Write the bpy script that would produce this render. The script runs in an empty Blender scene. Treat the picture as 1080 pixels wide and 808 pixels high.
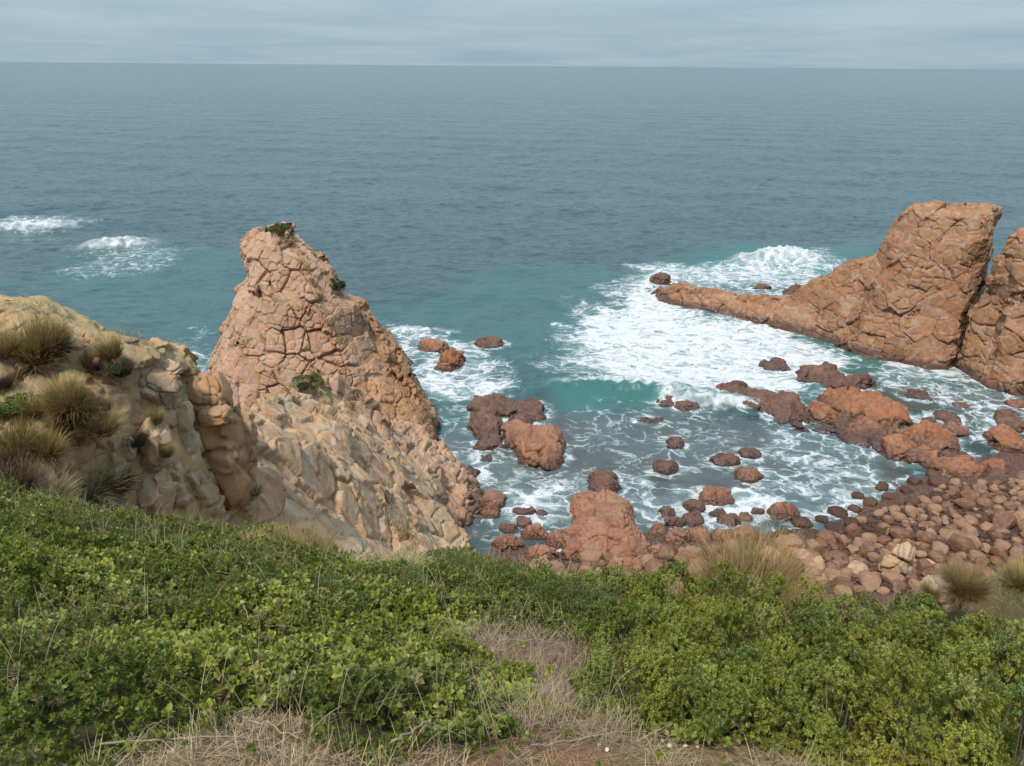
import bpy, math, random
import numpy as np
from mathutils import Vector, Matrix
from mathutils.bvhtree import BVHTree

random.seed(7)
RNG = np.random.default_rng(7)
SC = bpy.context.scene
COL = SC.collection
R = math.radians

# ------------------------------------------------------------------ camera geometry
EYE = 40.0                      # metres above the sea
FPX = 850.0                     # focal length in photo pixels (photo 1080 x 808)
PITCH = math.atan(335.0 / FPX)
ROLL = math.atan(8.0 / 1080.0)
FWD = np.array([0, math.cos(PITCH), -math.sin(PITCH)])
_r0 = np.array([1.0, 0, 0]); _u0 = np.array([0, math.sin(PITCH), math.cos(PITCH)])
RGT = _r0 * math.cos(ROLL) + _u0 * math.sin(ROLL)
UPV = -_r0 * math.sin(ROLL) + _u0 * math.cos(ROLL)
CAM = np.array([0.0, 0.0, EYE])

def ray(px, py):
    return FWD + RGT * ((px - 540) / FPX) + UPV * ((404 - py) / FPX)
def sea_pt(px, py, z=0.0):
    d = ray(px, py); t = (z - EYE) / d[2]
    return CAM + d * t
def at(px, py, Y):
    d = ray(px, py); return CAM + d * (Y / d[1])
def depth_of(p):
    return float(np.dot(np.asarray(p) - CAM, FWD))

# ------------------------------------------------------------------ numpy noise
_perm = np.random.default_rng(3).permutation(256).astype(np.int32)
_g = np.random.default_rng(4).normal(size=(256, 3)); _g /= np.linalg.norm(_g, axis=1)[:, None]
_g = _g.astype(np.float32)
_gx, _gy, _gz = [np.ascontiguousarray(_g[:, k]) for k in range(3)]
def _pn3(P):
    i = np.floor(P).astype(np.int32); f = P - i
    u = f * f * f * (f * (f * 6 - 15) + 10)
    i &= 255
    out = np.zeros(len(P), np.float32); f1 = f - 1; u0 = 1 - u
    for dx in (0, 1):
        hx = _perm[(i[:, 0] + dx) & 255]; wx = u[:, 0] if dx else u0[:, 0]; fx = f1[:, 0] if dx else f[:, 0]
        for dy in (0, 1):
            hy = _perm[(hx + i[:, 1] + dy) & 255]; wy = wx * (u[:, 1] if dy else u0[:, 1]); fy = f1[:, 1] if dy else f[:, 1]
            for dz in (0, 1):
                h = _perm[(hy + i[:, 2] + dz) & 255]
                out += (_gx[h] * fx + _gy[h] * fy + _gz[h] * (f1[:, 2] if dz else f[:, 2])) * (wy * (u[:, 2] if dz else u0[:, 2]))
    return out * 1.5
def _pn2(P):
    i = np.floor(P).astype(np.int32); f = P - i
    u = f * f * f * (f * (f * 6 - 15) + 10)
    i &= 255
    out = np.zeros(len(P), np.float32); f1 = f - 1; u0 = 1 - u
    for dx in (0, 1):
        hx = _perm[(i[:, 0] + dx) & 255]; wx = u[:, 0] if dx else u0[:, 0]; fx = f1[:, 0] if dx else f[:, 0]
        for dy in (0, 1):
            h = _perm[(hx + i[:, 1] + dy) & 255]
            out += (_gx[h] * fx + _gy[h] * (f1[:, 1] if dy else f[:, 1])) * (wx * (u[:, 1] if dy else u0[:, 1]))
    return out * 1.7
def pnoise(P):
    P = np.asarray(P, np.float32); fn = _pn3 if P.shape[1] == 3 else _pn2
    if len(P) <= 16384: return fn(P)
    return np.concatenate([fn(P[k:k + 16384]) for k in range(0, len(P), 16384)])
def fbm(P, scale=1.0, octv=4, gain=0.5, seed=0.0):
    P = np.asarray(P, np.float32) * scale + seed * 17.31
    a = 1.0; s = np.zeros(len(P), np.float32)
    for k in range(octv):
        s += a * pnoise(P); P = P * 2.03 + 5.7; a *= gain
    return s
def noise2(x, y, scale, octv=3, seed=0.0, gain=0.5):
    x = np.asarray(x, np.float32); sh = x.shape
    P = np.stack([x.ravel(), np.asarray(y, np.float32).ravel()], 1)
    return fbm(P, scale, octv, gain, seed).reshape(sh)
def sstep(a, b, x):
    t = np.clip((x - a) / (b - a), 0, 1); return t * t * (3 - 2 * t)

def hash3(i, seed):
    h = (i[:, 0] * 73856093) ^ (i[:, 1] * 19349663) ^ (i[:, 2] * 83492791) ^ (seed * 2654435)
    h = h.astype(np.uint32)
    out = []
    for k in range(3):
        h = (h ^ (h >> np.uint32(15))) * np.uint32(2246822519)
        h = (h ^ (h >> np.uint32(13))) * np.uint32(3266489917)
        h = h ^ (h >> np.uint32(16))
        out.append((h & np.uint32(0xffffff)).astype(np.float32) / np.float32(0xffffff))
    return np.stack(out, 1)

def cells(P, rot, size, jit, seed, want_ctr=False):
    """joint blocks: per point (random triple of its block, distance to the nearest joint in m, block number)"""
    outs = []
    Rm = np.array(Matrix.Identity(3) if rot is None else rot, np.float32)
    size = np.asarray(size, np.float32)
    for c0 in range(0, len(P), 60000):
        Q = (P[c0:c0 + 60000].astype(np.float32) @ Rm.T) / size
        b = np.floor(Q).astype(np.int64); lo = np.floor(Q - 0.5).astype(np.int64)
        n = len(Q); pts = np.empty((12, n, 3), np.float32); ids = np.empty((12, n, 3), np.float32); m = 0
        for dx in (-1, 0, 1):
            for dy in (0, 1):
                for dz in (0, 1):
                    i = np.stack([b[:, 0] + dx, lo[:, 1] + dy, lo[:, 2] + dz], 1)
                    h = hash3(i, seed)
                    p = i + 0.5 + (h - 0.5) * jit
                    p[:, 0] += (i[:, 2] % 2) * 0.3
                    pts[m] = p; ids[m] = h; m += 1
        d = (((pts - Q[None]) * size) ** 2).sum(2)
        k = d.argmin(0); ar = np.arange(n)
        pb = pts[k, ar]; hb = ids[k, ar]
        bd = np.full(n, 1e9, np.float32)
        for m in range(12):
            e = (pts[m] - pb) * size
            L = np.sqrt((e * e).sum(1))
            dd = ((0.5 * (pts[m] + pb) - Q) * size * e).sum(1) / np.maximum(L, 1e-6)
            bd = np.minimum(bd, np.where(L < 1e-5, 1e9, dd))
        outs.append((hb, np.maximum(bd, 0), (pb * size) @ Rm))
    hb, bd, ctr = [np.concatenate([o[j] for o in outs]) for j in range(3)]
    if want_ctr: return hb, bd, ctr
    key = (hb[:, 0] * 16777215).astype(np.int64) * 16777216 + (hb[:, 1] * 16777215).astype(np.int64)
    _, cid = np.unique(key, return_inverse=True)
    return hb, bd, cid

# ------------------------------------------------------------------ meshes from arrays
def mesh_np(name, V, faces, mat=None, attrs=None, smooth=True, parent=None, link=True, mats=None, midx=None):
    me = bpy.data.meshes.new(name)
    V = np.ascontiguousarray(V, np.float32)
    if not isinstance(faces, (list, tuple)): faces = [faces]
    faces = [np.asarray(f, np.int32) for f in faces if len(f)]
    nf = sum(len(f) for f in faces)
    loops = np.concatenate([f.ravel() for f in faces])
    tot = np.concatenate([np.full(len(f), f.shape[1], np.int32) for f in faces])
    start = np.concatenate([[0], np.cumsum(tot)[:-1]]).astype(np.int32)
    me.vertices.add(len(V)); me.vertices.foreach_set('co', V.ravel())
    me.loops.add(len(loops)); me.loops.foreach_set('vertex_index', loops)
    me.polygons.add(nf); me.polygons.foreach_set('loop_start', start)
    me.polygons.foreach_set('use_smooth', np.full(nf, smooth, bool))
    for m in (mats or ([mat] if mat else [])): me.materials.append(m)
    if midx is not None: me.polygons.foreach_set('material_index', np.asarray(midx, np.int32))
    me.update(calc_edges=True)
    for k, a in (attrs or {}).items():
        a = np.ascontiguousarray(a, np.float32)
        if a.ndim == 1:
            at_ = me.attributes.new(k, 'FLOAT', 'POINT'); at_.data.foreach_set('value', a)
        else:
            if a.shape[1] == 3: a = np.concatenate([a, np.ones((len(a), 1), np.float32)], 1)
            at_ = me.attributes.new(k, 'FLOAT_COLOR', 'POINT'); at_.data.foreach_set('color', a.ravel())
    if not link: return me
    o = bpy.data.objects.new(name, me); COL.objects.link(o)
    if parent: o.parent = parent
    return o

def tag(o, label=None, cat=None, group=None, kind=None):
    if label: o['label'] = label
    if cat: o['category'] = cat
    if group: o['group'] = group
    if kind: o['kind'] = kind
    return o
def empty(name, loc, label, cat, group=None):
    o = bpy.data.objects.new(name, None); COL.objects.link(o)
    o.location = [float(v) for v in loc]; o.empty_display_size = 0.1
    return tag(o, label, cat, group)

def surface_nets(f, org, h):
    """mesh of the zero set of f on a regular grid (negative inside)"""
    nx, ny, nz = f.shape
    ins = f < 0
    c = np.zeros((nx - 1, ny - 1, nz - 1), np.int8)
    for dx in (0, 1):
        for dy in (0, 1):
            for dz in (0, 1):
                c += ins[dx:nx - 1 + dx, dy:ny - 1 + dy, dz:nz - 1 + dz]
    act = (c > 0) & (c < 8)
    idx = np.full(act.shape, -1, np.int32)
    I = np.argwhere(act); idx[act] = np.arange(len(I))
    acc = np.zeros((len(I), 3), np.float32); n = np.zeros(len(I), np.float32)
    cr = [(0, 0, 0), (1, 0, 0), (0, 1, 0), (1, 1, 0), (0, 0, 1), (1, 0, 1), (0, 1, 1), (1, 1, 1)]
    vals = [f[I[:, 0] + a, I[:, 1] + b, I[:, 2] + d] for a, b, d in cr]
    for a in range(8):
        for b in range(a + 1, 8):
            if sum(abs(cr[a][k] - cr[b][k]) for k in range(3)) != 1: continue
            s = (vals[a] < 0) != (vals[b] < 0)
            t = np.where(s, vals[a] / np.where(s, vals[a] - vals[b], 1), 0)[:, None]
            p = np.array(cr[a], np.float32) * (1 - t) + np.array(cr[b], np.float32) * t
            acc += np.where(s[:, None], p, 0); n += s
    V = (I + acc / n[:, None]) * h + np.asarray(org, np.float32)
    F = []
    for ax in range(3):
        u, v = (ax + 1) % 3, (ax + 2) % 3
        sl0 = [slice(1, -1)] * 3; sl0[ax] = slice(0, -1)
        sl1 = list(sl0); sl1[ax] = slice(1, None)
        a = ins[tuple(sl0)]; b = ins[tuple(sl1)]
        for flip in (False, True):
            m = (a & ~b) if not flip else (~a & b)
            E = np.argwhere(m)
            if not len(E): continue
            E[:, u] += 1; E[:, v] += 1
            q = []
            for du, dv in ((-1, -1), (0, -1), (0, 0), (-1, 0)):
                K = E.copy(); K[:, u] += du; K[:, v] += dv
                q.append(idx[K[:, 0], K[:, 1], K[:, 2]])
            q = np.stack(q, 1)
            if flip: q = q[:, ::-1]
            F.append(q)
    F = np.concatenate(F); F = F[(F >= 0).all(1)]
    return V.astype(np.float32), F

def vnormals(V, F):
    N = np.zeros_like(V)
    n = np.cross(V[F[:, 2]] - V[F[:, 0]], V[F[:, 3]] - V[F[:, 1]]) if F.shape[1] == 4 else np.cross(V[F[:, 1]] - V[F[:, 0]], V[F[:, 2]] - V[F[:, 0]])
    for k in range(F.shape[1]):
        for j in range(3):
            N[:, j] += np.bincount(F[:, k], n[:, j], len(V))
    return N / np.maximum(np.linalg.norm(N, axis=1), 1e-9)[:, None]

def euler(x, y, z):
    from mathutils import Euler
    return np.array(Euler((R(x), R(y), R(z))).to_matrix(), np.float32)

def jointed(V, N, levels, seed, fine=0.05, fscale=1.2, warp=0.5, wt=None):
    """break a rock surface into jointed blocks with flat faces; returns new verts, block tint, joint distance"""
    W = V + warp * np.stack([fbm(V, 0.35, 2, seed=seed + 1), fbm(V, 0.35, 2, seed=seed + 2), fbm(V, 0.35, 2, seed=seed + 3)], 1)
    tint = np.zeros(len(V), np.float32); jd = np.full(len(V), 9., np.float32)
    P = V.astype(np.float32).copy(); groove_all = np.zeros(len(V), np.float32)
    mod = np.clip(fbm(V, 0.28, 3, seed=seed + 9) * 2.0 + 0.58, 0.08, 1.05)
    wt = np.ones(len(V), np.float32) if wt is None else wt; mod = mod * wt
    for li, L in enumerate(levels):
        rot, size, jit, amp, groove, gw, rnd, flat = L
        h, bd, cid = cells(W, rot, size, jit, seed * 10 + li)
        nc = cid.max() + 1; cnt = np.maximum(np.bincount(cid, minlength=nc), 1)
        C = np.stack([np.bincount(cid, P[:, j], nc) / cnt for j in range(3)], 1)
        n = np.stack([np.bincount(cid, N[:, j], nc) / cnt for j in range(3)], 1)
        hr = np.stack([np.bincount(cid, h[:, j], nc) / cnt for j in range(3)], 1)
        n = n / np.maximum(np.linalg.norm(n, axis=1), 1e-6)[:, None] + (hr - 0.5) * 0.55
        n /= np.linalg.norm(n, axis=1)[:, None]
        nn = n[cid]; dt = (N * nn).sum(1)
        d = ((C[cid] - P) * nn).sum(1) / np.maximum(dt, 0.45)
        lim = min(size) * 0.32
        d = np.clip(d, -lim, lim) * flat * sstep(0.25, 0.6, dt)
        off = amp * (h[:, 0] * 2 - 1)
        rr = rnd
        edge = 1 - np.sqrt(np.clip(1 - (1 - np.clip(bd / rr, 0, 1)) ** 2, 0, 1))
        P = P + N * (wt * (d + off - 0.45 * rnd * edge))[:, None]
        groove_all -= mod * groove * np.exp(-(bd / gw) ** 2)
        tint += (h[:, 1] - 0.5) * (1.0 if li == 0 else 0.6)
        jd = np.minimum(jd, bd)
    disp = groove_all + fine * fbm(V, fscale, 4, seed=seed + 5)
    return P + N * disp[:, None], np.clip(tint * 0.5 + 0.5, 0, 1), jd

def subdivide(V, F):
    """split every quad in four"""
    n = len(V)
    E = np.stack([np.sort(np.stack([F[:, k], F[:, (k + 1) % 4]], 1), 1) for k in range(4)], 1).reshape(-1, 2)
    key = E[:, 0].astype(np.int64) * n + E[:, 1]
    u, first, inv = np.unique(key, return_index=True, return_inverse=True)
    EM = (V[E[first, 0]] + V[E[first, 1]]) * 0.5
    ei = (inv.reshape(-1, 4) + n).astype(np.int32)
    FM = V[F].mean(1); fi = (np.arange(len(F)) + n + len(u)).astype(np.int32)
    NF = np.concatenate([np.stack([F[:, k], ei[:, k], fi, ei[:, (k + 3) % 4]], 1) for k in range(4)])
    return np.concatenate([V, EM, FM]).astype(np.float32), NF

def grid_field(lo, hi, h, fn):
    ax = [np.arange(lo[k], hi[k] + h, h, dtype=np.float32) for k in range(3)]
    X, Y, Z = np.meshgrid(*ax, indexing='ij', sparse=True)
    return fn(X, Y, Z).astype(np.float32), np.array(lo, np.float32)

def macro_blocks(f, org, h, spec, seed):
    """break the field itself into big blocks with plane faces and real steps between them"""
    rot, size, jit, amp, flat, warp, lim = spec
    band = np.abs(f) < lim + amp + h * 2.5
    I = np.argwhere(band); P = (I * h + org).astype(np.float32)
    W = P + warp * np.stack([fbm(P, 0.25, 2, seed=seed + k) for k in (1, 2, 3)], 1)
    hb, bd, C = cells(W, rot, size, jit, seed, True)
    g = np.gradient(f, h)
    J = np.clip(np.round((C - org) / h).astype(int), 0, np.array(f.shape) - 1); j = (J[:, 0], J[:, 1], J[:, 2])
    f0 = f[j]; pl = f0 + sum(np.clip(g[k][j], -1.2, 1.2) * (W[:, k] - C[:, k]) for k in range(3))
    fb = f[band]
    out = f.copy()
    out[band] = fb + lim * np.tanh((pl - fb) * flat / lim) - amp * (hb[:, 0] * 2 - 1)
    return out
def main_body(V, F):
    """keep the largest connected piece"""
    lab = np.arange(len(V))
    for _ in range(4000):
        m = lab[F].min(1); new = lab.copy()
        for k in range(F.shape[1]): np.minimum.at(new, F[:, k], m)
        new = new[new]
        if (new == lab).all(): break
        lab = new
    big = np.bincount(lab, minlength=len(V)).argmax()
    keep = lab == big; idx = np.cumsum(keep) - 1
    return V[keep], idx[F[keep[F[:, 0]]]].astype(np.int32)
def smooth_mesh(V, F, n=1, lam=0.5):
    for _ in range(n):
        acc = np.zeros_like(V); cnt = np.zeros(len(V), np.float32)
        for k in range(4):
            a, b = F[:, k], F[:, (k + 1) % 4]
            cnt += np.bincount(a, minlength=len(V))
            for j in range(3): acc[:, j] += np.bincount(a, V[b, j], len(V))
        V = V * (1 - lam) + lam * acc / np.maximum(cnt, 1)[:, None]
    return V.astype(np.float32)

def lerp_tab(tab, z):
    tab = np.array(tab, np.float32); zz = tab[:, 0]
    return [np.interp(z, zz, tab[:, k]).astype(np.float32) for k in range(1, tab.shape[1])]

def smin(a, b, k):
    hh = np.clip(0.5 + 0.5 * (b - a) / k, 0, 1)
    return b * (1 - hh) + a * hh - k * hh * (1 - hh)

def zloft(tab, p=2.6, rot=0.0):
    ca, sa = math.cos(rot), math.sin(rot)
    zt = tab[-1][0]; tab = np.array(tab, np.float32)
    def fn(X, Y, Z):
        cx, cy, rx, ry = lerp_tab(tab, Z)
        dx, dy = X - cx, Y - cy
        u = np.abs(dx * ca + dy * sa) / rx; v = np.abs(-dx * sa + dy * ca) / ry
        k = (u ** p + v ** p) ** (1 / p)
        g = (k - 1) * np.minimum(rx, ry)
        return np.maximum(g, (Z - zt) * 1.0)
    return fn

def lobe(c, r, rot=0.0, p=2.4, tiltx=0.0, tilty=0.0):
    from mathutils import Euler
    M = np.array(Euler((tiltx, tilty, rot)).to_matrix().transposed(), np.float32)
    def fn(X, Y, Z):
        x, y, z = X - c[0], Y - c[1], Z - c[2]
        a = np.abs(M[0, 0] * x + M[0, 1] * y + M[0, 2] * z) / r[0]
        b = np.abs(M[1, 0] * x + M[1, 1] * y + M[1, 2] * z) / r[1]
        d = np.abs(M[2, 0] * x + M[2, 1] * y + M[2, 2] * z) / r[2]
        k = (a ** p + b ** p + d ** p) ** (1 / p)
        return (k - 1) * min(r)
    fn.c = np.array(c, float); fn.r = max(r) * 1.25 if p < 3 else max(r) * 1.55
    fn.rz = r
    return fn
# ------------------------------------------------------------------ materials
class NT:
    def __init__(s, name):
        s.m = bpy.data.materials.new(name); s.m.use_nodes = True
        s.t = s.m.node_tree; s.t.nodes.clear()
        s.out = s.n('ShaderNodeOutputMaterial')
    def n(s, typ, **kw):
        nd = s.t.nodes.new(typ)
        for k, v in kw.items(): setattr(nd, k, v)
        return nd
    def l(s, a, b): s.t.links.new(a, b)
    def put(s, sock, v):
        if hasattr(v, 'is_output'): s.l(v, sock)
        elif isinstance(v, (tuple, list)) and len(v) == 3 and sock.type == 'RGBA': sock.default_value = (*v, 1)
        else: sock.default_value = v
    def math(s, op, a, b=None, c=None, clamp=False):
        nd = s.n('ShaderNodeMath', operation=op, use_clamp=clamp)
        s.put(nd.inputs[0], a)
        if b is not None: s.put(nd.inputs[1], b)
        if c is not None: s.put(nd.inputs[2], c)
        return nd.outputs[0]
    def mix(s, f, a, b, mode='MIX'):
        nd = s.n('ShaderNodeMix', data_type='RGBA', blend_type=mode, clamp_factor=True)
        s.put(nd.inputs[0], f); s.put(nd.inputs[6], a); s.put(nd.inputs[7], b)
        return nd.outputs[2]
    def ss(s, v, a, b):
        nd = s.n('ShaderNodeMapRange', interpolation_type='SMOOTHSTEP')
        s.put(nd.inputs[0], v); s.put(nd.inputs[1], a); s.put(nd.inputs[2], b)
        return nd.outputs[0]
    def noise(s, vec, scale, detail=4, rough=0.55, dist=0.0, out=0):
        nd = s.n('ShaderNodeTexNoise'); s.l(vec, nd.inputs['Vector'])
        nd.inputs['Scale'].default_value = scale; nd.inputs['Detail'].default_value = detail
        nd.inputs['Roughness'].default_value = rough; nd.inputs['Distortion'].default_value = dist
        return nd.outputs[out]
    def attr(s, name, out='Fac'):
        nd = s.n('ShaderNodeAttribute', attribute_name=name); return nd.outputs[out]
    def vmath(s, op, a, b):
        nd = s.n('ShaderNodeVectorMath', operation=op); s.put(nd.inputs[0], a); s.put(nd.inputs[1], b); return nd.outputs[0]
    def bsdf(s, **kw):
        b = s.n('ShaderNodeBsdfPrincipled')
        for k, v in kw.items(): s.put(b.inputs[k.replace('_', ' ')], v)
        return b
    def bump(s, h, strength, dist, normal=None):
        b = s.n('ShaderNodeBump'); b.inputs['Strength'].default_value = strength; b.inputs['Distance'].default_value = dist
        s.l(h, b.inputs['Height'])
        if normal is not None: s.l(normal, b.inputs['Normal'])
        return b.outputs[0]

def lin(r, g, b):
    f = lambda c: (c / 255 / 12.92) if c / 255 <= 0.04045 else ((c / 255 + 0.055) / 1.055) ** 2.4
    return (f(r), f(g), f(b))

def rock_mat(name, base, alt, streak, wet_z=0.9, scale=1.0, lichen=0.0, stain=0.5, rnd=0.0, wetcol=None, green=0.0, fine=9.0, soil=0.0):
    t = NT(name)
    geo = t.n('ShaderNodeNewGeometry'); pos = geo.outputs['Position']
    oi = t.n('ShaderNodeObjectInfo')
    n1 = t.noise(pos, 0.28 * scale, 5, 0.6)
    n2 = t.noise(pos, 1.7 * scale, 5, 0.65)
    st = t.n('ShaderNodeMapping'); st.inputs['Scale'].default_value = (1.0, 1.0, 0.28); t.l(pos, st.inputs[0])
    n3 = t.noise(st.outputs[0], 0.55 * scale, 5, 0.6, 0.6)
    fn = t.noise(pos, fine * scale, 4, 0.7)
    tint = t.attr('tint')
    m = t.math('MULTIPLY_ADD', tint, 0.75, t.math('MULTIPLY_ADD', n1, 1.2, -0.45))
    if rnd: m = t.math('MULTIPLY_ADD', oi.outputs['Random'], rnd, t.math('SUBTRACT', m, rnd * 0.5))
    c = t.mix(t.ss(m, 0.2, 0.95), base, alt)
    c = t.mix(t.math('MULTIPLY', t.ss(n3, 0.5, 0.72), stain), c, streak)
    c = t.mix(t.math('MULTIPLY', t.ss(n2, 0.42, 0.75), 0.35), c, tuple(min(1, v * 1.35) for v in base))
    c = t.mix(t.math('MULTIPLY', t.ss(n2, 0.5, 0.25), 0.35), c, tuple(v * 0.55 for v in alt))
    if lichen:
        ln = t.noise(pos, 0.9, 6, 0.7, 0.4)
        up = t.n('ShaderNodeSeparateXYZ'); t.l(geo.outputs['Normal'], up.inputs[0])
        c = t.mix(t.math('MULTIPLY', t.ss(ln, 0.5, 0.62), lichen), c, (0.33, 0.31, 0.27))
    if green:
        gn = t.noise(pos, 0.35, 5, 0.7, 0.8)
        c = t.mix(t.math('MULTIPLY', t.ss(gn, 0.53, 0.66), green), c, (0.13, 0.12, 0.035))
    if soil:
        up = t.n('ShaderNodeSeparateXYZ'); t.l(geo.outputs['True Normal'], up.inputs[0])
        sm = t.math('MULTIPLY', t.ss(t.math('MULTIPLY_ADD', t.math('SUBTRACT', n2, 0.5), 0.9, up.outputs['Z']), 0.55, 0.85), soil)
        c = t.mix(sm, c, t.mix(t.ss(n1, 0.4, 0.6), (0.30, 0.215, 0.105), t.mix(n2, (0.15, 0.14, 0.05), (0.27, 0.215, 0.10))))
    # grain of the granite
    c = t.mix(t.math('MULTIPLY', t.ss(fn, 0.3, 0.75), 0.35), c, (0.5, 0.5, 0.5), 'OVERLAY')
    c = t.mix(t.math('MULTIPLY', t.ss(fn, 0.55, 0.3), 0.25), c, tuple(v * 0.4 for v in alt))
    sep = t.n('ShaderNodeSeparateXYZ'); t.l(pos, sep.inputs[0])
    zz = t.math('MULTIPLY_ADD', t.math('SUBTRACT', n2, 0.5), 2.2, sep.outputs['Z'])
    zz = t.math('MULTIPLY_ADD', t.math('SUBTRACT', n1, 0.5), 2.0, zz)
    wet = t.ss(zz, wet_z + 0.7, wet_z - 0.5)
    wc = wetcol or (0.050, 0.026, 0.018)
    c = t.mix(t.math('MULTIPLY', wet, 0.88), c, t.mix(n2, wc, tuple(v * 1.8 for v in wc)))
    rg = t.math('MULTIPLY_ADD', wet, -0.5, 0.88)
    h = t.math('ADD', t.math('MULTIPLY', n2, 0.6), t.math('MULTIPLY', fn, 0.25))
    b = t.bsdf(Base_Color=c, Roughness=rg, Normal=t.bump(h, 0.55, 0.16 / scale))
    b.inputs['Specular IOR Level'].default_value = 0.3
    t.l(b.outputs[0], t.out.inputs[0])
    return t.m

M = {}
M['pinnacle'] = rock_mat('pinnacle_granite', (0.385, 0.233, 0.155), (0.286, 0.152, 0.094), (0.344, 0.172, 0.065), 1.0, 1.0, 0.35, 0.5, green=0.4)
M['ochre'] = rock_mat('ochre_granite', (0.352, 0.193, 0.102), (0.262, 0.123, 0.061), (0.311, 0.164, 0.058), 1.0, 1.0, 0.2, 0.6, green=0.4)
M['crag'] = rock_mat('pale_crag_granite', (0.392, 0.246, 0.143), (0.303, 0.160, 0.086), (0.433, 0.336, 0.213), 0.8, 1.3, 0.5, 0.7, green=0.25)
M['stack'] = rock_mat('stack_granite', (0.278, 0.147, 0.082), (0.196, 0.086, 0.041), (0.295, 0.114, 0.037), 1.0, 0.8, 0.4, 0.55)
M['ledge'] = rock_mat('orange_ledge_granite', (0.254, 0.106, 0.051), (0.180, 0.061, 0.029), (0.262, 0.140, 0.065), 0.8, 1.4, 0.15, 0.45)
M['red'] = rock_mat('red_boulder_granite', (0.265, 0.122, 0.073), (0.165, 0.068, 0.042), (0.30, 0.165, 0.095), 0.6, 1.6, 0.15, 0.45)
M['dark'] = rock_mat('dark_wet_reef', (0.14, 0.07, 0.047), (0.075, 0.037, 0.03), (0.20, 0.105, 0.06), 0.30, 1.6, 0.1, 0.55, wetcol=(0.032, 0.019, 0.02))
M['boulder'] = rock_mat('beach_boulder_granite', (0.231, 0.130, 0.076), (0.126, 0.057, 0.034), (0.244, 0.155, 0.097), -2.0, 2.0, 0.15, 0.4, rnd=1.5)
M['boulder_wet'] = rock_mat('wet_boulder_or_gap_shade', (0.088, 0.043, 0.028), (0.048, 0.025, 0.018), (0.135, 0.066, 0.038), -2.0, 2.0, 0.0, 0.4, rnd=0.7)  # wet boulders at the water; on the cobbles it paints gap shade
M['spur'] = rock_mat('pale_block_granite', (0.401, 0.278, 0.176), (0.344, 0.205, 0.114), (0.392, 0.254, 0.114), -50, 2.2, 0.45, 0.45, fine=16)
M['spurface'] = rock_mat('spur_granite', (0.385, 0.254, 0.147), (0.311, 0.172, 0.090), (0.409, 0.295, 0.155), -50, 1.8, 0.4, 0.5, green=0.5, fine=16, soil=0.85)
M['smooth'] = rock_mat('smooth_orange_granite', (0.352, 0.205, 0.106), (0.295, 0.152, 0.073), (0.327, 0.188, 0.073), -50, 1.4, 0.15, 0.5, fine=16)

def hill_mat():
    t = NT('hillside_soil')
    geo = t.n('ShaderNodeNewGeometry'); pos = geo.outputs['Position']
    n1 = t.noise(pos, 0.5, 6, 0.65); n2 = t.noise(pos, 4.5, 6, 0.7); n3 = t.noise(pos, 26, 4, 0.7)
    rocky = t.attr('rocky'); bare = t.attr('bare'); beach = t.attr('beach')
    soil = t.mix(n2, (0.15, 0.085, 0.045), (0.23, 0.14, 0.075))
    soil = t.mix(t.math('MULTIPLY', t.ss(n3, 0.4, 0.7), 0.6), soil, (0.30, 0.22, 0.13))
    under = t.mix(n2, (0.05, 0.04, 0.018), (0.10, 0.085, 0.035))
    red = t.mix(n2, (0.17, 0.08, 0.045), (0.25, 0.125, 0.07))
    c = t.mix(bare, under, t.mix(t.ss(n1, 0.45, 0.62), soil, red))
    rk = t.mix(t.ss(n1, 0.35, 0.65), (0.48, 0.33, 0.18), (0.40, 0.235, 0.115))
    rk = t.mix(t.math('MULTIPLY', t.ss(n2, 0.48, 0.65), 0.6), rk, (0.30, 0.21, 0.10))
    rk = t.mix(t.math('MULTIPLY', t.ss(n3, 0.5, 0.68), 0.45), rk, (0.17, 0.14, 0.06))
    rk = t.mix(t.math('MULTIPLY', t.ss(t.noise(pos, 1.3, 5, .7), 0.52, 0.62), 0.55), rk, (0.20, 0.19, 0.065))
    c = t.mix(rocky, c, rk)
    sand = t.mix(t.ss(n2, .35, .65), (0.04, 0.022, 0.02), (0.15, 0.085, 0.06))  # beach ground kept dark: shade between the boulders put into its colour
    c = t.mix(beach, c, sand)
    h = t.math('ADD', t.math('MULTIPLY', n2, 0.7), t.math('MULTIPLY', n3, 0.3))
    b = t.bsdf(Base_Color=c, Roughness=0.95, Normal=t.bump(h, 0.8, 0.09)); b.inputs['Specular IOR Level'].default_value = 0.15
    t.l(b.outputs[0], t.out.inputs[0]); return t.m
M['hill'] = hill_mat()

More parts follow.
